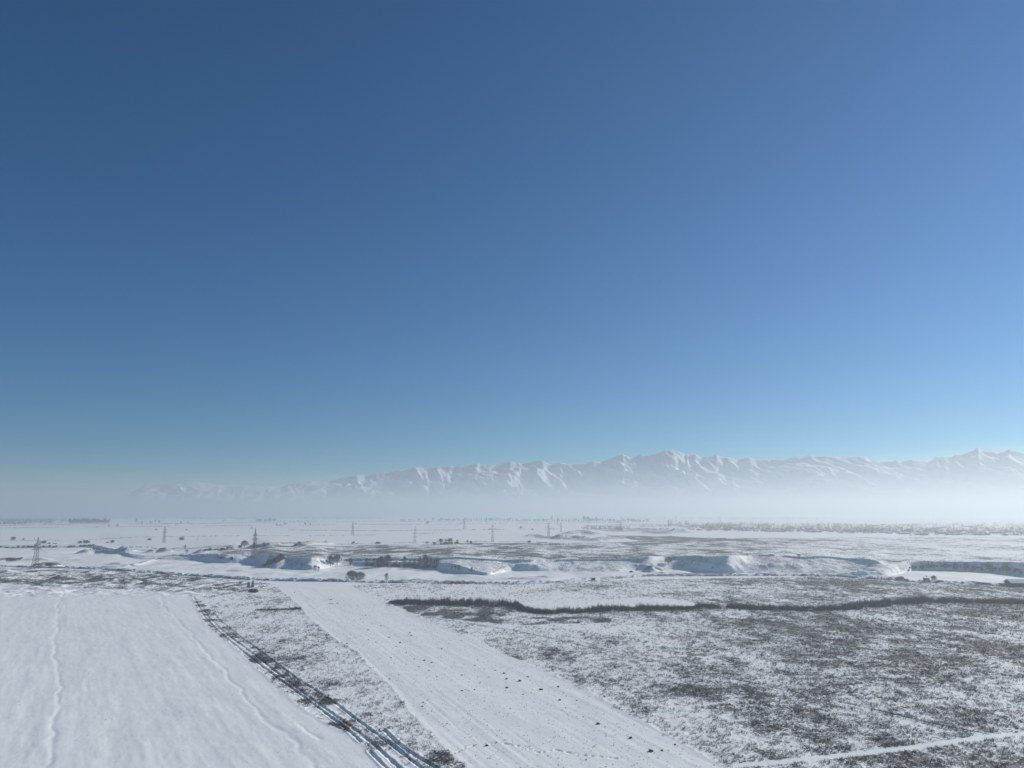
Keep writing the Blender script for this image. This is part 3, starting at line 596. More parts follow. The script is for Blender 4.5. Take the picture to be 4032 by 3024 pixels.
# ------------------------------------------------------------------ trees
def grow(rng, wood, twigs, p, d, L, r, depth, maxd, spread, tw_len, tw_w, tw_n, up=.15):
    q = [p[i] + d[i] * L for i in range(3)]
    wood.bar(p, q, r, r * .62, 3 if depth > 1 else 5, cap=False)
    if depth >= maxd - 1:
        for _ in range(tw_n if depth >= maxd else tw_n // 2):
            t = rng.uniform(.1, 1.0); b = [p[i] + (q[i] - p[i]) * t for i in range(3)]
            dd = [d[i] + rng.gauss(0, .6) for i in range(3)]; dd[2] += up; m = math.sqrt(sum(c * c for c in dd)); l = tw_len * rng.uniform(.5, 1.2)
            e = [b[i] + dd[i] / m * l for i in range(3)]; a = rng.uniform(0, math.pi); wv = (math.cos(a) * tw_w / 2, math.sin(a) * tw_w / 2, rng.uniform(-.3, .3) * tw_w)
            twigs.poly([[b[i] - wv[i] for i in range(3)], [b[i] + wv[i] for i in range(3)], e], [(0, 1, 2)])
    if depth >= maxd: return
    k = rng.choice((2, 3)) if depth else 8
    for j in range(k):
        a = 2 * math.pi * (j * (1 if depth else .38) + rng.random() * .6) / (k if depth else 1); s = spread * rng.uniform(.7, 1.25)
        st = q if depth else [p[i] + (q[i] - p[i]) * (.38 + .62 * j / (k - 1)) for i in range(3)]
        if depth == 0: s *= 1.5 - 1.1 * j / (k - 1)
        dd = [d[0] + s * math.cos(a), d[1] + s * math.sin(a), d[2] + up * rng.uniform(.3, 1.3)]
        m = math.sqrt(sum(c * c for c in dd)); grow(rng, wood, twigs, st, [c / m for c in dd], L * (rng.uniform(.62, .86) if depth else rng.uniform(.42, .55)), r * (.62 if depth else .45), depth + 1, maxd, spread, tw_len, tw_w, tw_n, up)
def tree_proto(kind, seed):
    """unit-height meshes (trunk, crown); widths relative"""
    rng = random.Random(seed); wd_, tw = MB(), MB()
    if kind == 'round':      # broad rounded bare tree
        grow(rng, wd_, tw, [0, 0, 0], [0, 0, 1], .46, .028, 0, 4, .62, .12, .012, 9, .12)
    elif kind == 'tall':     # poplar-like, upright
        grow(rng, wd_, tw, [0, 0, 0], [0, 0, 1], .60, .022, 0, 4, .30, .13, .010, 8, .35)
    elif kind == 'thin':     # sparse young tree, several stems
        for k in range(3):
            a = rng.uniform(0, 6.28); grow(rng, wd_, tw, [.05 * math.cos(a), .05 * math.sin(a), 0], [.12 * math.cos(a), .12 * math.sin(a), .98], .30, .014, 1, 4, .32, .12, .010, 8, .3)
    elif kind == 'bush':     # many stems from the ground fanning out
        for k in range(16):
            a = 6.283 * k / 16 + rng.uniform(-.2, .2); s = rng.uniform(.15, 1.25); d = [s * math.cos(a), s * math.sin(a), 1]; m = math.sqrt(sum(c * c for c in d))
            grow(rng, wd_, tw, [.08 * math.cos(a) * s, .08 * math.sin(a) * s, 0], [c / m for c in d], .20, .012, 2, 4, .45, .14, .016, 9, .10)
    elif kind == 'far':      # reads at a few pixels
        grow(rng, wd_, tw, [0, 0, 0], [0, 0, 1], .46, .04, 0, 3, .6, .22, .04, 9, .15)
    elif kind == 'farp':
        grow(rng, wd_, tw, [0, 0, 0], [0, 0, 1], .7, .035, 0, 3, .26, .22, .035, 9, .4)
    if kind in ('far', 'farp'): wd_.bar((0, 0, .1), (0, 0, .96 * max(v[2] for v in wd_.v)), .03, .015, 3, cap=False)
    dome = {'bush': (0.0, 900, .42, 1.0), 'round': (.26, 1300, .42, .9), 'tall': (.2, 900, .20, .9), 'thin': (.22, 380, .2, .9), 'far': (.22, 60, .42, .9), 'farp': (.15, 60, .2, 1.0)}[kind]
    zm0 = max(v[2] for v in wd_.v); r0 = sorted(math.hypot(v[0], v[1]) for v in wd_.v)[int(len(wd_.v) * .97)]
    tl, tw_w = (.11, .016) if kind not in ('far', 'farp') else (.2, .05)
    for _ in range(dome[1]):
        t = rng.random(); a = rng.uniform(0, 6.283); c0 = dome[0]
        prof = math.sin(min(1, (t * .85 + .18)) * math.pi) ** .6 if kind != 'bush' else math.sqrt(max(0, 1 - t * t))
        rad = r0 * prof * rng.random() ** .5 * (1 + .12 * math.sin(a * 3 + seed) + .1 * math.sin(a * 5 + t * 6)); z_ = zm0 * (c0 + (1 - c0) * t * .9)
        b = [rad * math.cos(a), rad * math.sin(a), z_]; dd = [math.cos(a) * .5 + rng.gauss(0, .4), math.sin(a) * .5 + rng.gauss(0, .4), .8 + rng.gauss(0, .3)]; l = tl * rng.uniform(.6, 1.3)
        e = [b[i] + dd[i] * l for i in range(3)]; w_ = rng.uniform(0, math.pi); wv = (math.cos(w_) * tw_w / 2, math.sin(w_) * tw_w / 2, 0)
        tw.poly([[b[i] - wv[i] for i in range(3)], [b[i] + wv[i] for i in range(3)], e], [(0, 1, 2)])
    allz = [v[2] for v in wd_.v + tw.v]; zm = max(allz); rr = sorted(math.hypot(v[0], v[1]) for v in tw.v)[int(len(tw.v) * .96)]
    for b in (wd_, tw): b.v = [(x / (2 * rr), y / (2 * rr), z / zm) for x, y, z in b.v]
    return wd_, tw
PRO = {}
for kind, seeds, tm, cm in (('round', (1, 2, 3), M_bark, M_twig), ('tall', (4, 5, 6), M_bark, M_twig), ('thin', (7, 8), M_bark, M_twig), ('bush', (9, 10, 11), M_bark, M_shrub)):
    PRO[kind] = []
    for s in seeds:
        a, b = tree_proto(kind, s); PRO[kind].append((a.mesh('trunk', tm), b.mesh('crown', cm)))
a, b = tree_proto('bush', 31); PRO['frost'] = [(a.mesh('trunk', M_frost), b.mesh('crown', M_frost))]
for kind, seeds in (('far', (12, 13, 14)), ('farp', (15, 16))):
    PRO[kind] = []
    for s in seeds:
        a, b = tree_proto(kind, s); a.poly(b.v, [f for f in b.f], 1); PRO[kind].append(a.mesh('bare_tree', [M_bark, M_twig]))
trng = random.Random(77)
def tree(px, py, hpx, wpx, kind, label, group=None, name=None, cat=None):
    x, y, z = hit(px, py); h = hpx * y / F * 1.2; wd_ = (wpx or hpx * .9) * y / F * 1.2
    cat = cat or ('bush' if kind in ('bush', 'frost') else 'tree'); name = name or ('bare_bush' if cat == 'bush' else 'bare_tree')
    rz = trng.uniform(0, 6.28)
    if kind in ('far', 'farp'):
        o = link(name, trng.choice(PRO[kind])); o.location = (x, y, z - .1); o.rotation_euler = (0, 0, rz); o.scale = (wd_, wd_, h)
    else:
        t_, c_ = trng.choice(PRO[kind]); o = empty(name, (x, y, z - .1), rz, (wd_, wd_, h))
        link('stems' if cat == 'bush' else 'trunk', t_, o); link('crown', c_, o)
    return tag(o, label, cat, group)

NEAR_TREES = [
 (1301, 2230, 38, 28, 'round', 'round bare tree, left one of the pair standing apart above the frozen riverbed'),
 (1327, 2226, 37, 34, 'round', 'broad bare tree, right one of the pair standing apart above the frozen riverbed'),
 (1378, 2226, 25, 22, 'thin', 'faint sparse tree just right of the pair of round trees'),
 (1445, 2229, 28, 15, 'thin', 'thin bare tree on the shaded bank left of the darkest clump'),
 (1473, 2227, 25, 14, 'thin', 'small thin tree touching the left side of the darkest clump'),
 (1500, 2234, 42, 34, 'bush', 'dark dense bush-like tree forming the left half of the darkest clump on the bank'),
 (1526, 2230, 40, 30, 'round', 'dark full bare tree forming the right half of the darkest clump on the bank'),
 (1573, 2231, 16, 8, 'thin', 'tiny sapling between the darkest clump and the next tall tree'),
 (1592, 2232, 38, 19, 'tall', 'tall slender bare tree first to the right of the darkest clump'),
 (1615, 2232, 26, 9, 'thin', 'short thin sapling just right of the first slender tree on the bank'),
 (1632, 2232, 30, 10, 'thin', 'thin sapling midway along the row on the shaded bank'),
 (1654, 2232, 34, 18, 'tall', 'upright bare tree left of the tallest tree on the bank'),
 (1674, 2232, 44, 26, 'tall', 'tallest bare tree of the row on the shaded riverbank'),
 (1697, 2233, 34, 14, 'thin', 'slim pale tree just right of the tallest tree on the bank'),
 (1709, 2236, 28, 10, 'thin', 'thin leaning sapling near the right end of the bank row'),
 (1719, 2238, 33, 20, 'tall', 'last full bare tree at the right end of the bank row'),
 (1779, 2242, 13, 8, 'thin', 'tiny sapling in the shade of the steep bluff, left of two others'),
 (1792, 2243, 15, 8, 'thin', 'tiny sapling in the shade of the steep bluff, middle of three'),
 (1807, 2246, 19, 12, 'thin', 'small tree in the shade of the steep bluff, right of two saplings'),
 (1856, 2254, 18, 11, 'thin', 'small lone tree low on the shaded bank where it drops to the ice'),
 (1237, 2252, 23, 9, 'thin', 'left of three thin reddish saplings on the little spur in the riverbed'),
 (1243, 2253, 25, 9, 'thin', 'middle of three thin reddish saplings on the little spur in the riverbed'),
 (1252, 2253, 21, 12, 'thin', 'right of three thin saplings on the little spur in the riverbed'),
 (1186, 2234, 16, 12, 'thin', 'small shrub-like tree at the back of the shaded hollow left of the spur'),
 (1522, 2294, 33, 13, 'thin', 'lone thin young tree standing beside the ploughed road'),
 (2633, 2221, 24, 25, 'round', 'round dark solitary tree on the snow slope between two bluffs'),
 (3145, 2202, 18, 14, 'thin', 'faint lone tree on the rim of the low snowy hills'),
 (3577, 2249, 7, 9, 'bush', 'small bush beside the foot of the ramp road'),
 (3596, 2240, 11, 16, 'bush', 'low bush under the left end of the right hand bank'),
 (3630, 2240, 12, 14, 'bush', 'small hazy bush under the bank right of the low end bush'),
 (3677, 2239, 14, 12, 'thin', 'small sparse tree under the middle of the right hand bank'),
 (3724, 2242, 20, 24, 'round', 'hazy round tree against the shaded right hand bank'),
 (3763, 2246, 25, 21, 'round', 'darker round tree casting a shadow on the frozen pond edge'),
 (3806, 2247, 26, 23, 'round', 'broad hazy tree beside the darker round tree at the pond edge'),
 (3834, 2250, 16, 14, 'round', 'small round tree right of the broad hazy one at the pond edge'),
 (3866, 2252, 13, 11, 'round', 'smallest round tree of the row along the pond edge'),
 (3907, 2254, 18, 18, 'round', 'mid sized round tree with a long shadow on the pond edge'),
 (3936, 2255, 11, 9, 'thin', 'faint pale sapling in the sunlit gap at the pond edge'),
 (3963, 2258, 28, 25, 'round', 'biggest round tree at the right end of the pond edge'),
 (3996, 2259, 17, 14, 'round', 'round tree second from the right end of the pond edge'),
 (4021, 2262, 13, 13, 'round', 'last small round tree at the right edge of the view by the pond'),
 (3678, 2283, 16, 18, 'bush', 'sparse spreading bush right of the small hut'),
 (50, 2131, 16, 17, 'round', 'round pale lone tree on the far field edge at the left of the view'),
 (91, 2130, 10, 8, 'thin', 'faint small tree right of the round lone tree at far left'),
 (135, 2128, 9, 4, 'thin', 'tiny thin tree just left of the nearest lattice tower'),
 (962, 2156, 25, 25, 'round', 'round frosted bare tree on the bank left of the tall lattice tower'),
 (946, 2157, 11, 16, 'bush', 'low bush at the left foot of the round frosted tree'),
 (1001, 2157, 20, 12, 'bush', 'dark bush behind the tall lattice tower'),
 (728, 2164, 15, 10, 'thin', 'upright shrub on the far shaded bank left of centre'),
 (735, 2179, 13, 12, 'thin', 'faint sparse shrub at the tip of the brown grass wedge'),
 (1104, 2202, 20, 28, 'bush', 'big dark bush at the top of the sloping bank'),
 (1086, 2212, 16, 24, 'bush', 'dark bush in the middle of the sloping bank'),
 (1062, 2224, 20, 24, 'bush', 'dark bush at the foot of the sloping bank'),
 (912, 2206, 14, 10, 'bush', 'dark shrub on the crest of the shaded left bluff'),
 (870, 2200, 8, 22, 'bush', 'low scrub along the shaded left bluff'),
 (1039, 2148, 11, 14, 'thin', 'small shrub on the bank right of the tall lattice tower'),
 (1177, 2150, 17, 12, 'tall', 'upright bare tree on the dark bank before the white field'),
 (1165, 2150, 10, 14, 'bush', 'low bush at the left foot of the upright tree on the dark bank'),
 (1391, 2140, 8, 11, 'bush', 'small bush on the far edge of the grass terrace'),
 (1488, 2142, 9, 20, 'bush', 'wide low bush on the far edge of the grass terrace'),
 (1681, 2144, 11, 10, 'thin', 'faint small bush right of the three armed pylon'),
 (1711, 2144, 9, 12, 'bush', 'low bush left of the twin thickets'),
 (1734, 2143, 20, 22, 'tall', 'left thicket on the terrace edge right of the three armed pylon'),
 (1755, 2143, 18, 10, 'thin', 'narrow shrub between the two thickets'),
 (1771, 2143, 21, 24, 'tall', 'widest thicket on the terrace edge right of the three armed pylon'),
 (1801, 2142, 16, 12, 'thin', 'upright shrub right of the widest thicket'),
 (1840, 2142, 15, 9, 'tall', 'narrow shrub, left of a pair on the terrace edge'),
 (1854, 2142, 13, 10, 'bush', 'spreading shrub, right of a pair on the terrace edge'),
 (2084, 2137, 9, 12, 'bush', 'small round bush on the terrace edge near the centre'),
 (170, 2140, 11, 20, 'bush', 'dark round bush just right of the nearest lattice tower'),
 (193, 2142, 6, 9, 'bush', 'small bush right of the dark round bush at left'),
 (215, 2142, 4, 12, 'bush', 'flat low bush, third in a line right of the nearest lattice tower'),
 (314, 2139, 9, 16, 'bush', 'left bush of the dark pair on the left snow field'),
 (339, 2139, 12, 22, 'bush', 'right and larger bush of the dark pair on the left snow field'),
 (422, 2138, 4, 10, 'bush', 'flat small bush left of the pointed one'),
 (442, 2137, 11, 12, 'bush', 'pointed dark bush on the left snow field'),
 (588, 2128, 9, 13, 'bush', 'small dark bush left of the slim far lattice tower'),
 (715, 2127, 12, 16, 'bush', 'pointed dark bush right of the slim far lattice tower'),
 (776, 2128, 6, 4, 'thin', 'tiny sapling alone on the white field'),
 (2051, 2083, 9, 10, 'round', 'small round tree alone on the white field near the centre'),
 (2096, 2087, 6, 7, 'bush', 'tiny bush alone right of the small round field tree'),
]
for a in NEAR_TREES: tree(*a)
srng = random.Random(21)
def shrubs(pts, n, h0, h1, label, group, kind='bush'):
    for i in range(n):
        t = (i + srng.uniform(.1, .9)) / n * (len(pts) - 1); k = min(int(t), len(pts) - 2); f_ = t - k
        px = pts[k][0] + (pts[k + 1][0] - pts[k][0]) * f_; py = pts[k][1] + (pts[k + 1][1] - pts[k][1]) * f_ + srng.uniform(-1, 1); h = srng.uniform(h0, h1)
        tree(px, py, h, h * srng.uniform(1.0, 1.8), kind, label, group)
shrubs([(1440, 2229), (1600, 2232), (1725, 2238)], 18, 7, 14, 'low dark shrub filling the gaps between the trees on the shaded riverbank', 'shrubs between the trees on the shaded riverbank')
shrubs([(1040, 2232), (1085, 2214), (1115, 2203)], 7, 9, 15, 'dark shrub of the sloping thicket at the top of the left bank', 'sloping thicket on the left bank')
shrubs([(800, 2170), (900, 2163)], 8, 5, 9, 'low dark shrub along the far bank left of the tall pylon', 'shrubs along the far bank left of the tall pylon')
shrubs([(1730, 2144), (1810, 2142)], 7, 6, 11, 'small shrub at the foot of the thickets on the terrace edge', 'shrubs at the foot of the terrace edge thickets')
shrubs([(-10, 2158), (120, 2154), (235, 2154)], 14, 4, 8, 'low brown shrub along the far left bank of the floodplain', 'shrubs along the far left bank')
shrubs([(255, 2156), (330, 2151), (372, 2148)], 9, 4, 8, 'low brown shrub on the dark bank right of the nearest pylon', 'shrubs on the dark bank right of the nearest pylon')
shrubs([(345, 2166), (420, 2163), (500, 2168)], 10, 3, 7, 'low shrub on the snowy ridge in the left middle distance', 'shrubs on the left middle distance ridge')
shrubs([(3580, 2238), (3700, 2232), (3850, 2238), (4030, 2250)], 22, 6, 12, 'hazy shrub on the shaded bank behind the frozen pond', 'shrubs on the shaded bank behind the frozen pond')
# the big frosted double bush by the road
for px, w_, h_, lb in ((1386, 46, 33, 'large frosted bush by the road, left and wider lobe of the double bush'), (1419, 32, 28, 'large frosted bush by the road, right and smaller lobe of the double bush')):
    tree(px, 2281, h_, w_, 'frost', lb)
# conical evergreen by the hut
x, y, z = hit(3655, 2284); mb = MB(); rr = random.Random(4)
for k in range(900):
    t = rr.random() ** .8; a = rr.uniform(0, 6.283); rad = (1 - t) * 1.0 * rr.uniform(.5, 1); zz = .15 + t * .85
    p = (rad * math.cos(a) * .5, rad * math.sin(a) * .5, zz); q_ = (p[0] * 1.35, p[1] * 1.35, zz - .07)
    s_ = .035; mb.poly([(p[0] - s_ * math.sin(a), p[1] + s_ * math.cos(a), zz), (p[0] + s_ * math.sin(a), p[1] - s_ * math.cos(a), zz), q_], [(0, 1, 2)])
h_ = px2m(17, y); e = empty('conifer', (x, y + 2.5, z), 0, (h_ * .62, h_ * .62, h_)); tag(e, 'small frosted cone shaped evergreen behind the hut', 'tree')
link('crown', mb.mesh('crown', noisy('needles', (.05, .07, .05), (.2, .23, .22), 2)), e); tb = MB(); tb.bar((0, 0, 0), (0, 0, .9), .04, .01, 6); tb.build('trunk', M_bark, e)

# small far trees on the white fields, one by one
FAR1 = [(379,2076,3),(427,2076,9),(462,2075,10),(614,2090,8),(735,2090,7),(991,2085,8),(692,2073,5),(1090,2070,8),(1103,2069,6),(1123,2068,9),(1202,2068,9),(1222,2068,8),(1399,2066,6),(1684,2065,12),(1681,2065,9),(1815,2063,4),(1823,2063,4),(1150,2087,3),(1928,2104,4)]
for i, (a, b, h) in enumerate(FAR1):
    tree(a, b, h, h * .85, 'far', 'tiny lone bare tree on the far white fields', 'lone trees dotted over the far white fields')
FAR2 = [(536,2061,17,'farp'),(558,2061,9,'far'),(592,2061,9,'far'),(611,2060,13,'farp'),(627,2060,11,'far'),(712,2062,9,'far'),(740,2062,8,'far'),(880,2056,7,'far'),(1060,2056,14,'far'),
        (1649,2053,11,'far'),(1674,2054,14,'farp'),(1705,2053,13,'far'),(1730,2053,8,'far'),(2173,2052,18,'farp'),(2212,2056,9,'far'),(2298,2056,22,'farp'),(2303,2056,20,'farp'),(2314,2057,21,'farp'),(2320,2060,20,'farp'),
        (2348,2057,20,'farp'),(2402,2057,12,'farp'),(2600,2088,8,'far'),(2624,2088,7,'far'),(2632,2065,16,'farp'),(2520,2058,10,'far'),(2432,2062,10,'far')]
for a, b, h, k in FAR2: tree(a, b, h, h * (.8 if k == 'far' else .45), k, 'tall hazy bare tree in the distant tree lines', 'hazy trees standing out of the distant tree lines')
frng = random.Random(9)
def row(x0, x1, y0, y1, n, h0, h1, label, group, kp=.3, gap=None):
    for i in range(n):
        t = (i + frng.uniform(-.4, .4)) / n; px = x0 + (x1 - x0) * t; py = y0 + (y1 - y0) * t + frng.uniform(-.6, .6)
        if gap and gap[0] < px < gap[1]: continue
        k = 'farp' if frng.random() < kp else 'far'; h = frng.uniform(h0, h1); tree(px, py, h, h * (.8 if k == 'far' else .5), k, label, group)
row(272, 432, 2064, 2063, 34, 12, 21, 'hazy bare tree in the tall windbreak at far left', 'trees of the tall windbreak at far left', .6)
row(-20, 110, 2068, 2066, 16, 8, 12, 'hazy bare tree at the left end of the distant fields', 'trees at the left end of the distant fields')
row(1008, 1085, 2056, 2054, 14, 6, 12, 'hazy low tree in the distant hedge left of centre', 'trees of the distant hedge left of centre')
row(1090, 1280, 2055, 2053, 14, 3, 7, 'faint small tree in the distant hedge', 'faint trees of the distant hedge')
row(1575, 1640, 2054, 2053, 8, 6, 11, 'faint tree in the distant row left of the middle pylon', 'distant row left of the middle pylon')
row(1730, 2016, 2053, 2053, 38, 7, 13, 'hazy bare tree in the long distant row at the centre', 'trees of the long distant row at the centre', .5)
row(2016, 2240, 2054, 2055, 30, 6, 11, 'hazy bare tree in the distant row just right of centre', 'trees of the distant row right of centre', .4)
row(2240, 2560, 2056, 2057, 46, 8, 14, 'hazy bare tree in the distant row before the village', 'trees of the distant row before the village', .5)

# far woods that read as masses
def wood(name, polys, n, h0, h1, label, seed, wd_=.9, cat='trees'):
    rg = np.random.default_rng(seed); V = []; Fc = 0
    px = []; py = []
    for (xa, xb, ya, yb), wt in polys:
        k = int(n * wt); px.append(rg.uniform(xa, xb, k)); py.append(ya + (yb - ya) * rg.uniform(0, 1, k))
    px = np.concatenate(px); py = np.concatenate(py)
    pos = np.array([hit(a, b) for a, b in zip(px, py)])
    H = rg.uniform(h0, h1, len(pos)) * (.75 + .6 * fbm(pos[:, 0] / 120, pos[:, 1] / 300, seed, 2)); nb = 46
    n_ = len(pos); t = rg.uniform(.12, 1, (n_, nb)); a = rg.uniform(0, 6.283, (n_, nb)); rad = np.sin(np.clip(t, .0, 1) * 2.7 + .25) * H[:, None] * .42 * rg.uniform(.2, 1, (n_, nb)) ** .5
    cx = pos[:, 0, None] + rad * np.cos(a); cy = pos[:, 1, None] + rad * np.sin(a); cz = pos[:, 2, None] + t * H[:, None]
    l = H[:, None] * rg.uniform(.10, .26, (n_, nb)); w2 = rg.uniform(.35, .8, (n_, nb)) * wd_ / 2; b = rg.uniform(0, 3.14, (n_, nb)); ox = rg.normal(0, .35, (n_, nb)) * l; oy = rg.normal(0, .35, (n_, nb)) * l
    v = np.stack([np.stack([cx - w2 * np.cos(b), cy - w2 * np.sin(b), cz], -1), np.stack([cx + w2 * np.cos(b), cy + w2 * np.sin(b), cz], -1), np.stack([cx + ox, cy + oy, cz + l], -1)], 2).reshape(-1, 3)
    o = link(name, mesh_np(name, v, np.arange(len(v)).reshape(-1, 3), M_twig)); tag(o, label, cat, kind='stuff')
wood('village_trees', [((2630, 2710, 2050, 2076), .05), ((2700, 2880, 2062, 2086), .09), ((2780, 3024, 2062, 2094), .18), ((3000, 3300, 2066, 2098), .22), ((3290, 3600, 2068, 2104), .22), ((3580, 4032, 2064, 2112), .28), ((4032, 4300, 2066, 2114), .10)],
     2300, 6, 12, 'mass of bare hazy trees filling the village on the right', 401, 1.0)
wood('distant_woods', [((-100, 260, 2036, 2057), .30), ((0, 200, 2044, 2064), .10), ((260, 700, 2034, 2044), .12), ((700, 1000, 2038, 2048), .08), ((1000, 1500, 2038, 2046), .10), ((2016, 2800, 2038, 2046), .14), ((1280, 1420, 2035, 2040), .06), ((2800, 3300, 2040, 2047), .08)],
     2200, 8, 16, 'dim hazy belt of woods along the foot of the fog', 402, 2.2)
wood('riverside_scrub', [((2290, 2480, 2072, 2084), .5), ((2420, 2450, 2080, 2090), .1), ((2520, 2690, 2066, 2078), .4)], 420, 3, 7, 'grey scrub along the old river channel before the village', 403, .9, 'scrub')
wood('bank_scrub', [((3570, 3900, 2215, 2238), .5), ((3800, 4040, 2225, 2250), .3), ((700, 900, 2160, 2170), .0), ((2240, 2340, 2100, 2105), .2)], 160, 1.2, 3, 'low scrub on the shaded right hand bank', 404, .22, 'scrub')

# ------------------------------------------------------------------ pylons
def lattice(mb, z0, z1, w0, w1, n, r):
    for k in range(n):
        a0, a1 = k / n, (k + 1) / n; za, zb = z0 + (z1 - z0) * a0, z0 + (z1 - z0) * a1; wa, wb = (w0 + (w1 - w0) * a0) / 2, (w0 + (w1 - w0) * a1) / 2
        ca = [(-wa, -wa), (wa, -wa), (wa, wa), (-wa, wa)]; cb = [(-wb, -wb), (wb, -wb), (wb, wb), (-wb, wb)]
        for i in range(4):
            j = (i + 1) % 4
            mb.bar((*ca[i], za), (*cb[j], zb), r, n=3, cap=False); mb.bar((*ca[j], za), (*cb[i], zb), r, n=3, cap=False); mb.bar((*cb[i], zb), (*cb[j], zb), r, n=3, cap=False)
def pylon_meshes(kind):
    """height 1 unit = 38 m tower; meshes in metres for H=38; returns dict of part meshes"""
    H = 38.0; out = []
    if kind == 'fir': body = [(0, 14, 6.0, 2.6), (14, 31, 2.6, 1.9)]; arms = [(14.5, 5.0), (21.5, 6.4), (28.5, 5.0)]; top = (31, 38, 1.5)
    elif kind == 'single': body = [(0, 21, 6.4, 2.6), (21, 30, 2.6, 1.6)]; arms = [(22, 3.2), (28, 8.0), (34, 3.0)]; top = (30, 38, 1.4)
    elif kind == 'flat': body = [(0, 13, 7.0, 4.2), (13, 37.2, 4.2, 3.4)]; arms = [(13.5, 5.2), (26, 9.5), (35.5, 8.5)]; top = None
    else: body = [(0, 15, 5.8, 3.7), (15, 27, 3.7, 2.3)]; arms = [(23, 7.5), (28.5, 5)]; top = (27, 38, 2.4)
    legs = []
    for sx, sy in ((-1, -1), (1, -1), (1, 1), (-1, 1)):
        m = MB()
        for z0, z1, w0, w1 in body: m.bar((sx * w0 / 2, sy * w0 / 2, z0), (sx * w1 / 2, sy * w1 / 2, z1), .22, n=4)
        m.box((sx * body[0][2] / 2, sy * body[0][2] / 2, -.1), (1.2, 1.2, .8)); legs.append(m.mesh('leg', M_steel))
    br = MB()
    for i, (z0, z1, w0, w1) in enumerate(body): lattice(br, z0 if i else z0 + 1, z1, w0 if i else w0 * .97, w1, max(2, int((z1 - z0) / 3)), .10)
    wtop = body[-1][3]
    if top:
        for sx, sy in ((-1, -1), (1, -1), (1, 1), (-1, 1)): br.bar((sx * wtop / 2, sy * wtop / 2, top[0]), (sx * .12, sy * .12, top[1]), .17, n=4)
        lattice(br, top[0], top[1] - 1, wtop, .5, 3, .09)
    am = []
    for z, L in arms:
        for s in (-1, 1):
            m = MB(); w_ = 2.2
            for sy in (-1, 1): m.bar((s * w_ / 2, sy * w_ / 2, z), (s * L, 0, z), .26, n=4); m.bar((s * w_ / 2, sy * w_ / 2, z + 1.6), (s * L, 0, z + .1), .2, n=4)
            for t in (.25, .5, .75): m.bar((s * (w_ / 2 + (L - w_ / 2) * t), 0, z), (s * (w_ / 2 + (L - w_ / 2) * t), 0, z + 1.6 * (1 - t)), .13, n=3)
            ins = MB(); [ins.bar((s * (L - .2), 0, z - .25 - .28 * q), (s * (L - .2), 0, z - .33 - .28 * q), .17, .08, 8) for q in range(7)]
            am.append((m.mesh('cross_arm', M_steel), ins.mesh('insulator', M_glass)))
    return legs, br.mesh('bracing', M_steel), am
PM = {k: pylon_meshes(k) for k in ('slim', 'fir', 'single', 'flat')}
def pylon(px, py, top, kind, rz, label):
    x, y, z = hit(px, py); h = zat(px, top, y) - z; e = empty('electricity_pylon', (x, y, z), rz, h / 38.0); tag(e, label, 'pylon', 'electricity pylons crossing the plain')
    legs, br, am = PM[kind]
    for l in legs: link('leg', l, e)
    link('bracing', br, e)
    for a, i in am: link('insulator', i, link('cross_arm', a, e))
pylon(137, 2238, 2115, 'slim', 1.35, 'nearest lattice pylon, dark and narrow, beside the road at far left')
pylon(1000, 2192, 2080, 'slim', 1.30, 'tall dark lattice pylon on the brown grass wedge left of centre')
pylon(645, 2138, 2070, 'slim', 1.30, 'slim pale lattice pylon on the white field between the two dark ones')
pylon(1388, 2107, 2053, 'slim', 1.35, 'faint thin pylon with a dark head far out on the white field')
pylon(1633, 2141, 2071, 'fir', .12, 'fir shaped pylon with three pairs of arms on a shaded mound')
pylon(1828, 2082, 2036, 'slim', 1.2, 'faint single mast pylon with a tall spike far out left of the wide armed one')
pylon(1939, 2134, 2065, 'single', .05, 'pylon with one wide arm and spread pale legs near the centre')
pylon(2160, 2114, 2058, 'flat', .03, 'twin post flat topped pylon at the tip of the old river channel')
pylon(2209, 2096, 2059, 'flat', .03, 'smaller flat topped pylon just right of the twin post one')
pylon(2195, 2068, 2031, 'slim', 1.2, 'very faint spike pylon rising above the distant row between the flat topped ones')
pylon(2443, 2090, 2047, 'fir', .1, 'hazy dark pylon in the scrub before the village')
pylon(2449, 2062, 2030, 'slim', 1.2, 'ghostly pylon behind the hazy dark one')
pylon(2662, 2054, 2026, 'slim', 1.2, 'ghostly pylon above the left end of the village')
pylon(2836, 2058, 2028, 'slim', 1.2, 'ghostly pylon above the village trees, rightmost of all')

# ------------------------------------------------------------------ village houses
def house_mesh(w_, d_, h_, rh, name='house'):
    m = MB(); m.box((0, 0, h_ / 2), (w_, d_, h_), 0); o_ = .5
    a, b = w_ / 2 + o_, d_ / 2 + o_
    m.poly([(-a, -b, h_ - .15), (a, -b, h_ - .15), (a, b, h_ - .15), (-a, b, h_ - .15), (-a, 0, h_ + rh), (a, 0, h_ + rh), (-a, -b, h_ + .15), (a, -b, h_ + .15), (-a, b, h_ + .15), (a, b, h_ + .15)],
           [(6, 7, 5, 4), (9, 8, 4, 5), (0, 1, 7, 6), (2, 3, 8, 9), (3, 2, 1, 0)], 1)
    m.poly([(-w_ / 2, -d_ / 2, h_), (-w_ / 2, d_ / 2, h_), (-w_ / 2, 0, h_ + rh - .2), (w_ / 2, -d_ / 2, h_), (w_ / 2, d_ / 2, h_), (w_ / 2, 0, h_ + rh - .2)], [(0, 2, 1), (3, 4, 5)], 0)
    m.box((w_ * .2, .6, h_ + rh + .1), (.7, .7, 1.2), 0)
    for i in (-.3, 0, .3): m.box((w_ * i, -d_ / 2 - .02, h_ * .55), (w_ * .11, .08, h_ * .36), 2)
    return m.mesh(name, [M_house, M_snowcap, M_glass])
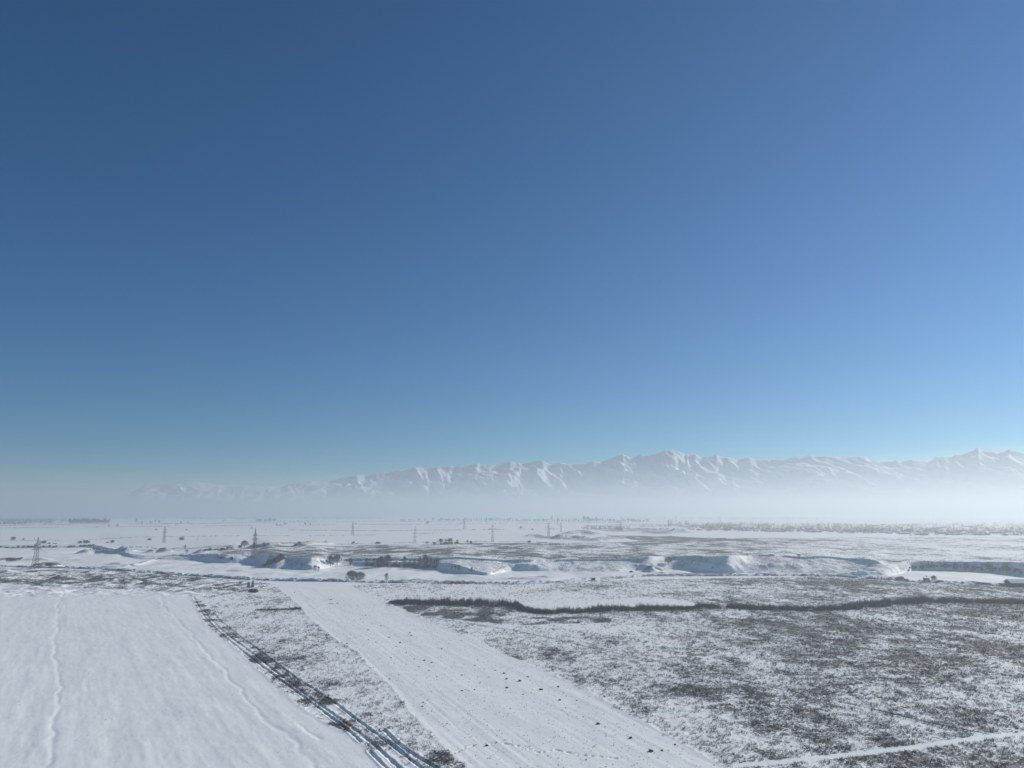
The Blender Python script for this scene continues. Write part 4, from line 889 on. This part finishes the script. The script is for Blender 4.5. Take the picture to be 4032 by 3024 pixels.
HM = [house_mesh(13, 10, 3.2, 1.5), house_mesh(18, 12, 3.4, 1.8), house_mesh(10, 8, 3.0, 1.5), house_mesh(26, 13, 3.6, 1.6)]
hr = random.Random(12)
def house(px, py, m, rz, label, group):
    x, y, z = hit(px, py); o = link('village_house', m); o.location = (x, y, z); o.rotation_euler = (0, 0, rz); tag(o, label, 'house', group)
VH = [(2700,2076,3),(2722,2086,0),(2752,2088,0),(2767,2078,3),(2790,2090,2),(2895,2071,3),(2905,2086,0),(2890,2078,2),(2913,2076,0),(2940,2090,3),(2975,2092,0),(2985,2070,0),(3000,2076,0),(3062,2083,0),(3076,2094,3),(3100,2088,1),(3130,2082,3),(3162,2088,1),
      (3190,2095,3),(3210,2096,0),(3265,2089,3),(3290,2092,1),(3330,2081,0),(3350,2097,0),(3380,2093,3),(3412,2078,0),(3420,2073,3),(3426,2095,0),(3500,2090,0),(3545,2082,0),(3536,2100,2),(3560,2103,3),(3630,2107,3),(3625,2086,0),(3650,2092,0),(3664,2085,3),
      (3700,2092,0),(3712,2078,1),(3735,2106,0),(3742,2104,0),(3748,2097,1),(3766,2106,3),(3790,2104,1),(3820,2090,3),(3832,2098,3),(3833,2076,0),(3850,2072,2),(3885,2106,0),(3893,2090,0),(3915,2099,3),(3935,2100,3),(3950,2090,1),(3960,2108,0),(3975,2095,3),(4000,2107,2),(4020,2098,0)]
for a, b, k in VH: house(a, b, HM[k], hr.uniform(-1.6, 1.6), 'snow roofed house showing between the bare trees of the hazy village', 'houses of the hazy village on the right')
for i in range(120):
    a = hr.uniform(2720, 4100); yb = 2093 + (a - 2800) * .015; b = yb - abs(hr.gauss(0, 16)) - 2
    if b < 2062: continue
    house(a, b, hr.choice(HM), hr.uniform(-1.6, 1.6), 'snow roofed house showing between the bare trees of the hazy village', 'houses of the hazy village on the right')
for a, b in ((120, 2062), (150, 2057), (180, 2062), (195, 2061), (214, 2061), (236, 2060), (262, 2058), (60, 2045), (175, 2047), (250, 2046)):
    house(a, b, HM[hr.choice((0, 3))], hr.uniform(-.4, .4), 'tiny pale farm building in the haze at far left', 'farm buildings at far left')
# low sheds by the channel
x, y, z = hit(2700, 2100)

# ------------------------------------------------------------------ barn at the right edge
bx, by, bz = hit(3984, 2309); L_, D_, H_ = 34.0, 14.0, 3.4
e = empty('long_barn', (bx + 1, by + 6, bz - .3), -.16); tag(e, 'long low dark barn with a snow covered roof at the right edge', 'barn')
m = MB()
m.box((L_ / 2, -D_ / 2 + .15, H_ / 2), (L_, .3, H_)); m.box((L_ / 2, D_ / 2 - .15, H_ / 2), (L_, .3, H_)); m.box((.15, 0, H_ / 2), (.3, D_ - .6, H_)); m.box((L_ - .15, 0, H_ / 2), (.3, D_ - .6, H_))
m.poly([(.15, -D_ / 2, H_), (.15, D_ / 2, H_), (.15, 0, H_ + 2.4), (L_ - .15, -D_ / 2, H_), (L_ - .15, D_ / 2, H_), (L_ - .15, 0, H_ + 2.4)], [(0, 2, 1), (3, 4, 5)]); m.build('wall', M_wall, e)
m = MB(); a0, a1 = -1.0, L_ + 1
for s in (-1, 1):
    m.poly([(a0, s * (D_ / 2 + .8), H_ - .2), (a1, s * (D_ / 2 + .8), H_ - .2), (a1, 0, H_ + 2.6), (a0, 0, H_ + 2.6), (a0, s * (D_ / 2 + .8), H_ + .1), (a1, s * (D_ / 2 + .8), H_ + .1), (a1, 0, H_ + 2.95), (a0, 0, H_ + 2.95)],
           [(4, 5, 6, 7), (0, 3, 2, 1), (0, 1, 5, 4), (0, 4, 7, 3), (1, 2, 6, 5)])
m.build('roof', M_snowcap, e)
for k in range(5):
    m = MB(); m.box((4 + k * 6.2, -D_ / 2 - .04, 1.9), (1.6, .1, 1.0)); m.build('window', M_glass, e)
m = MB(); m.box((L_ * .5 + 2.9, -D_ / 2 - .05, 1.3), (2.4, .12, 2.6)); m.build('door', M_wood, e)
# hut
bx, by, bz = hit(3648, 2285); e = empty('hut', (bx, by, bz - .1), .08); tag(e, 'small square dark hut beside the bend of the road on the right', 'hut')
m = MB(); m.box((0, 0, 1.15), (4.3, 3.4, 2.3)); m.build('wall', M_wood, e)
m = MB(); m.poly([(-2.5, -2, 2.25), (2.5, -2, 2.25), (2.5, 2, 2.6), (-2.5, 2, 2.6), (-2.5, -2, 2.5), (2.5, -2, 2.5), (2.5, 2, 2.9), (-2.5, 2, 2.9)], [(4, 5, 6, 7), (3, 2, 1, 0), (0, 1, 5, 4), (1, 2, 6, 5), (2, 3, 7, 6), (3, 0, 4, 7)]); m.build('roof', M_snowcap, e)
m = MB(); m.box((-.9, -1.74, 1.0), (.9, .08, 2.0)); m.build('door', M_wall, e); m = MB(); m.box((.9, -1.74, 1.3), (.8, .08, .7)); m.build('window', M_glass, e)
# low open trough / flatbed trailer shape right of the hut
bx, by, bz = hit(3704, 2290); e = empty('low_shed', (bx, by, bz), -.35); tag(e, 'low flat roofed shed, dark and half buried, right of the hut', 'shed')
m = MB(); m.box((0, 0, .6), (4.6, 2.4, 1.2)); m.build('wall', M_wall, e); m = MB(); m.box((0, 0, 1.3), (5.0, 2.8, .2)); m.build('roof', M_snowcap, e)
# slant-sided shelter beside the road, its shade put into the blue-grey walls
bx, by, bz = hit(2336, 2284); e = empty('roadside_shelter', (bx, by + 1, bz - .1), 0); tag(e, 'small lean-to shelter, shade put into its blue grey walls, with a slanted left side on the road bank', 'shelter')
m = MB(); m.poly([(-2.3, -1.2, 0), (2.0, -1.2, 0), (1.8, -1.2, 2.3), (-.4, -1.2, 2.3), (-2.3, 1.2, 0), (2.0, 1.2, 0), (1.8, 1.2, 2.3), (-.4, 1.2, 2.3)], [(0, 1, 2, 3), (5, 4, 7, 6), (1, 5, 6, 2), (0, 3, 7, 4), (3, 2, 6, 7)]); m.build('wall', M_shade_blue, e)
m = MB(); m.box((.7, 0, 2.42), (2.9, 2.8, .22)); m.build('roof', M_snowcap, e); m = MB(); m.box((-.3, -1.7, .25), (4.2, .9, .5)); m.build('step', M_conc, e)
# rust-coloured scrub clumps on the far side of the ice
for px, py, wpx, hpx, lb in ((2486, 2254, 20, 8, 'rust coloured scrub clump on the snow across the road'), (2556, 2253, 12, 5, 'small reddish scrub clump below the brown earth bank')):
    x, y, z = hit(px, py); o = link('scrub_clump', MB().mesh('x', M_red) if False else PRO['bush'][0][1].copy()); o.data.materials[0] = M_red; o.location = (x, y, z - .6); s_ = px2m(wpx, y); o.scale = (s_, s_ * .6, px2m(hpx, y) + .6); tag(o, lb, 'scrub')

# heaps left of the white stripe
def heap(px, py, wpx, hpx, dpt, label, mat, seed):
    x, y, z = hit(px, py); m = MB(); n, k = 18, 7; rr = random.Random(seed)
    W_, H_ = px2m(wpx, y) / 2, px2m(hpx, y); pts = []
    for j in range(k):
        t = j / (k - 1); zz = math.sin(t * math.pi / 2) * H_; rd = math.cos(t * math.pi / 2) ** .7
        for i in range(n):
            a = 6.283 * i / n; f_ = 1 + rr.uniform(-.16, .16); pts.append((W_ * rd * f_ * math.cos(a), dpt / 2 * rd * f_ * math.sin(a), zz * (1 + rr.uniform(-.12, .12)) - .15))
    fs = [(j * n + i, j * n + (i + 1) % n, (j + 1) * n + (i + 1) % n, (j + 1) * n + i) for j in range(k - 1) for i in range(n)] + [tuple((k - 1) * n + i for i in range(n))]
    m.poly(pts, fs); o = m.build('soil_heap', mat); o.location = (x, y, z); tag(o, label, 'heap', 'heaps beside the track end')
heap(990, 2331, 26, 12, 5, 'large dark brown heap, left of two in front, at the top end of the track', M_soil, 1)
heap(1006, 2332, 20, 13, 5, 'dark brown heap, right of two in front, at the top end of the track', M_soil, 2)
heap(979, 2312, 10, 20, 3, 'narrow blue grey heap, left of two behind the brown ones', M_wall, 3)
heap(995, 2310, 11, 22, 3, 'narrow blue grey heap, right of two behind the brown ones', M_wall, 4)

# dark clods on the bare snow stripe
CL = [(1985,2652,9),(1994,2674,9),(1996,2708,10),(1819,2720,8),(1671,2601,8),(1632,2595,5),(1619,2504,7),(1614,2492,7),(1575,2531,8),(1366,2535,7),(1739,2555,6),(1917,2936,12),(1666,2766,7),(1664,2782,7),(1819,2658,6),(1700,2610,7),(2047,2682,12),(2130,2716,12),
      (2204,2757,10),(2271,2759,6),(2228,2788,5),(2296,2823,5),(2354,2851,14),(2483,2906,13),(2563,2959,17),(2606,2955,9),(2308,2992,6),(2198,2705,9),(2658,2933,8),(2078,2665,7),(1303,2362,7),(1300,2377,5),(1307,2378,5),(1329,2376,6),(1160,2334,5),(1440,2423,5),(1533,2510,6),(1480,2530,5),
      (1560,2545,5),(1600,2570,5),(1650,2625,5),(1690,2640,5),(1720,2665,5),(1570,2658,5),(1535,2674,6),(1868,2716,6),(1870,2620,5),(1880,2600,5),(1950,2640,5),(1450,2480,5),(1500,2465,5),(1420,2440,4),(1540,2590,5),(1890,2690,5),(2010,2790,5),(1700,2800,5),(1760,2850,5),(2060,2735,6),(1450,2520,5),(1380,2500,4)]
cm = []
for s in range(4):
    rr = random.Random(50 + s); m = MB(); n, k = 9, 4; pts = []
    for j in range(k):
        t = j / (k - 1); rd = math.cos(t * math.pi / 2) ** .8
        for i in range(n): a = 6.283 * i / n; f_ = 1 + rr.uniform(-.3, .3); pts.append((.5 * rd * f_ * math.cos(a), .4 * rd * f_ * math.sin(a), .34 * math.sin(t * 1.57) * (1 + rr.uniform(-.3, .3)) - .03))
    m.poly(pts, [(j * n + i, j * n + (i + 1) % n, (j + 1) * n + (i + 1) % n, (j + 1) * n + i) for j in range(k - 1) for i in range(n)])
    for _ in range(10):
        a = rr.uniform(0, 6.28); p = (.35 * math.cos(a), .3 * math.sin(a)); m.bar((p[0], p[1], .05), (p[0] * 1.4, p[1] * 1.4, rr.uniform(.3, .6)), .025, .01, 3, cap=False)
    cm.append(m.mesh('soil_clod', M_soil))
for i, (a, b, s) in enumerate(CL):
    x, y, z = hit(a, b); o = link('soil_clod', cm[i % 4]); o.location = (x, y, z); q_ = px2m(s, y) * 1.15; o.scale = (q_, q_, q_); o.rotation_euler = (0, 0, i * 1.3)
    tag(o, 'small dark clod of soil poking out of the bare snow stripe', 'clod', 'soil clods on the bare snow stripe')

# vapour plume far beyond, rising out of the fog
m = MB(); rr = random.Random(3); Yp = 23500.0
PL = [(3085,1940,6),(3100,1936,7),(3118,1929,8),(3128,1926,9),(3150,1921,5),(3165,1917,7),(3178,1914,9),(3190,1908,10),(3202,1905,12),(3212,1908,9),(3221,1911,6)]
def ico(c, r):
    n, k = 12, 7; pts = []
    for j in range(k + 1):
        for i in range(n):
            a = 6.283 * i / n; b = math.pi * j / k; f_ = r * (1 + rr.uniform(-.22, .22)); pts.append((c[0] + f_ * math.sin(b) * math.cos(a), c[1] + f_ * math.sin(b) * math.sin(a), c[2] + f_ * .8 * math.cos(b)))
    m.poly(pts, [(j * n + i, (j + 1) * n + i, (j + 1) * n + (i + 1) % n, j * n + (i + 1) % n) for j in range(k) for i in range(n)])
for a, b, r_ in PL:
    x = ray(a, b)[0] * Yp; z = zat(a, b, Yp)
    for q in range(3): ico((x + rr.uniform(-1, 1) * 40, Yp + rr.uniform(-60, 60), z + rr.uniform(-20, 20)), r_ / F * Yp * .6)
o = m.build('smoke_plume', M_smoke); tag(o, 'small cream coloured plume of vapour above the fog on the right', 'smoke', kind='stuff')
for p in o.data.polygons: p.use_smooth = True
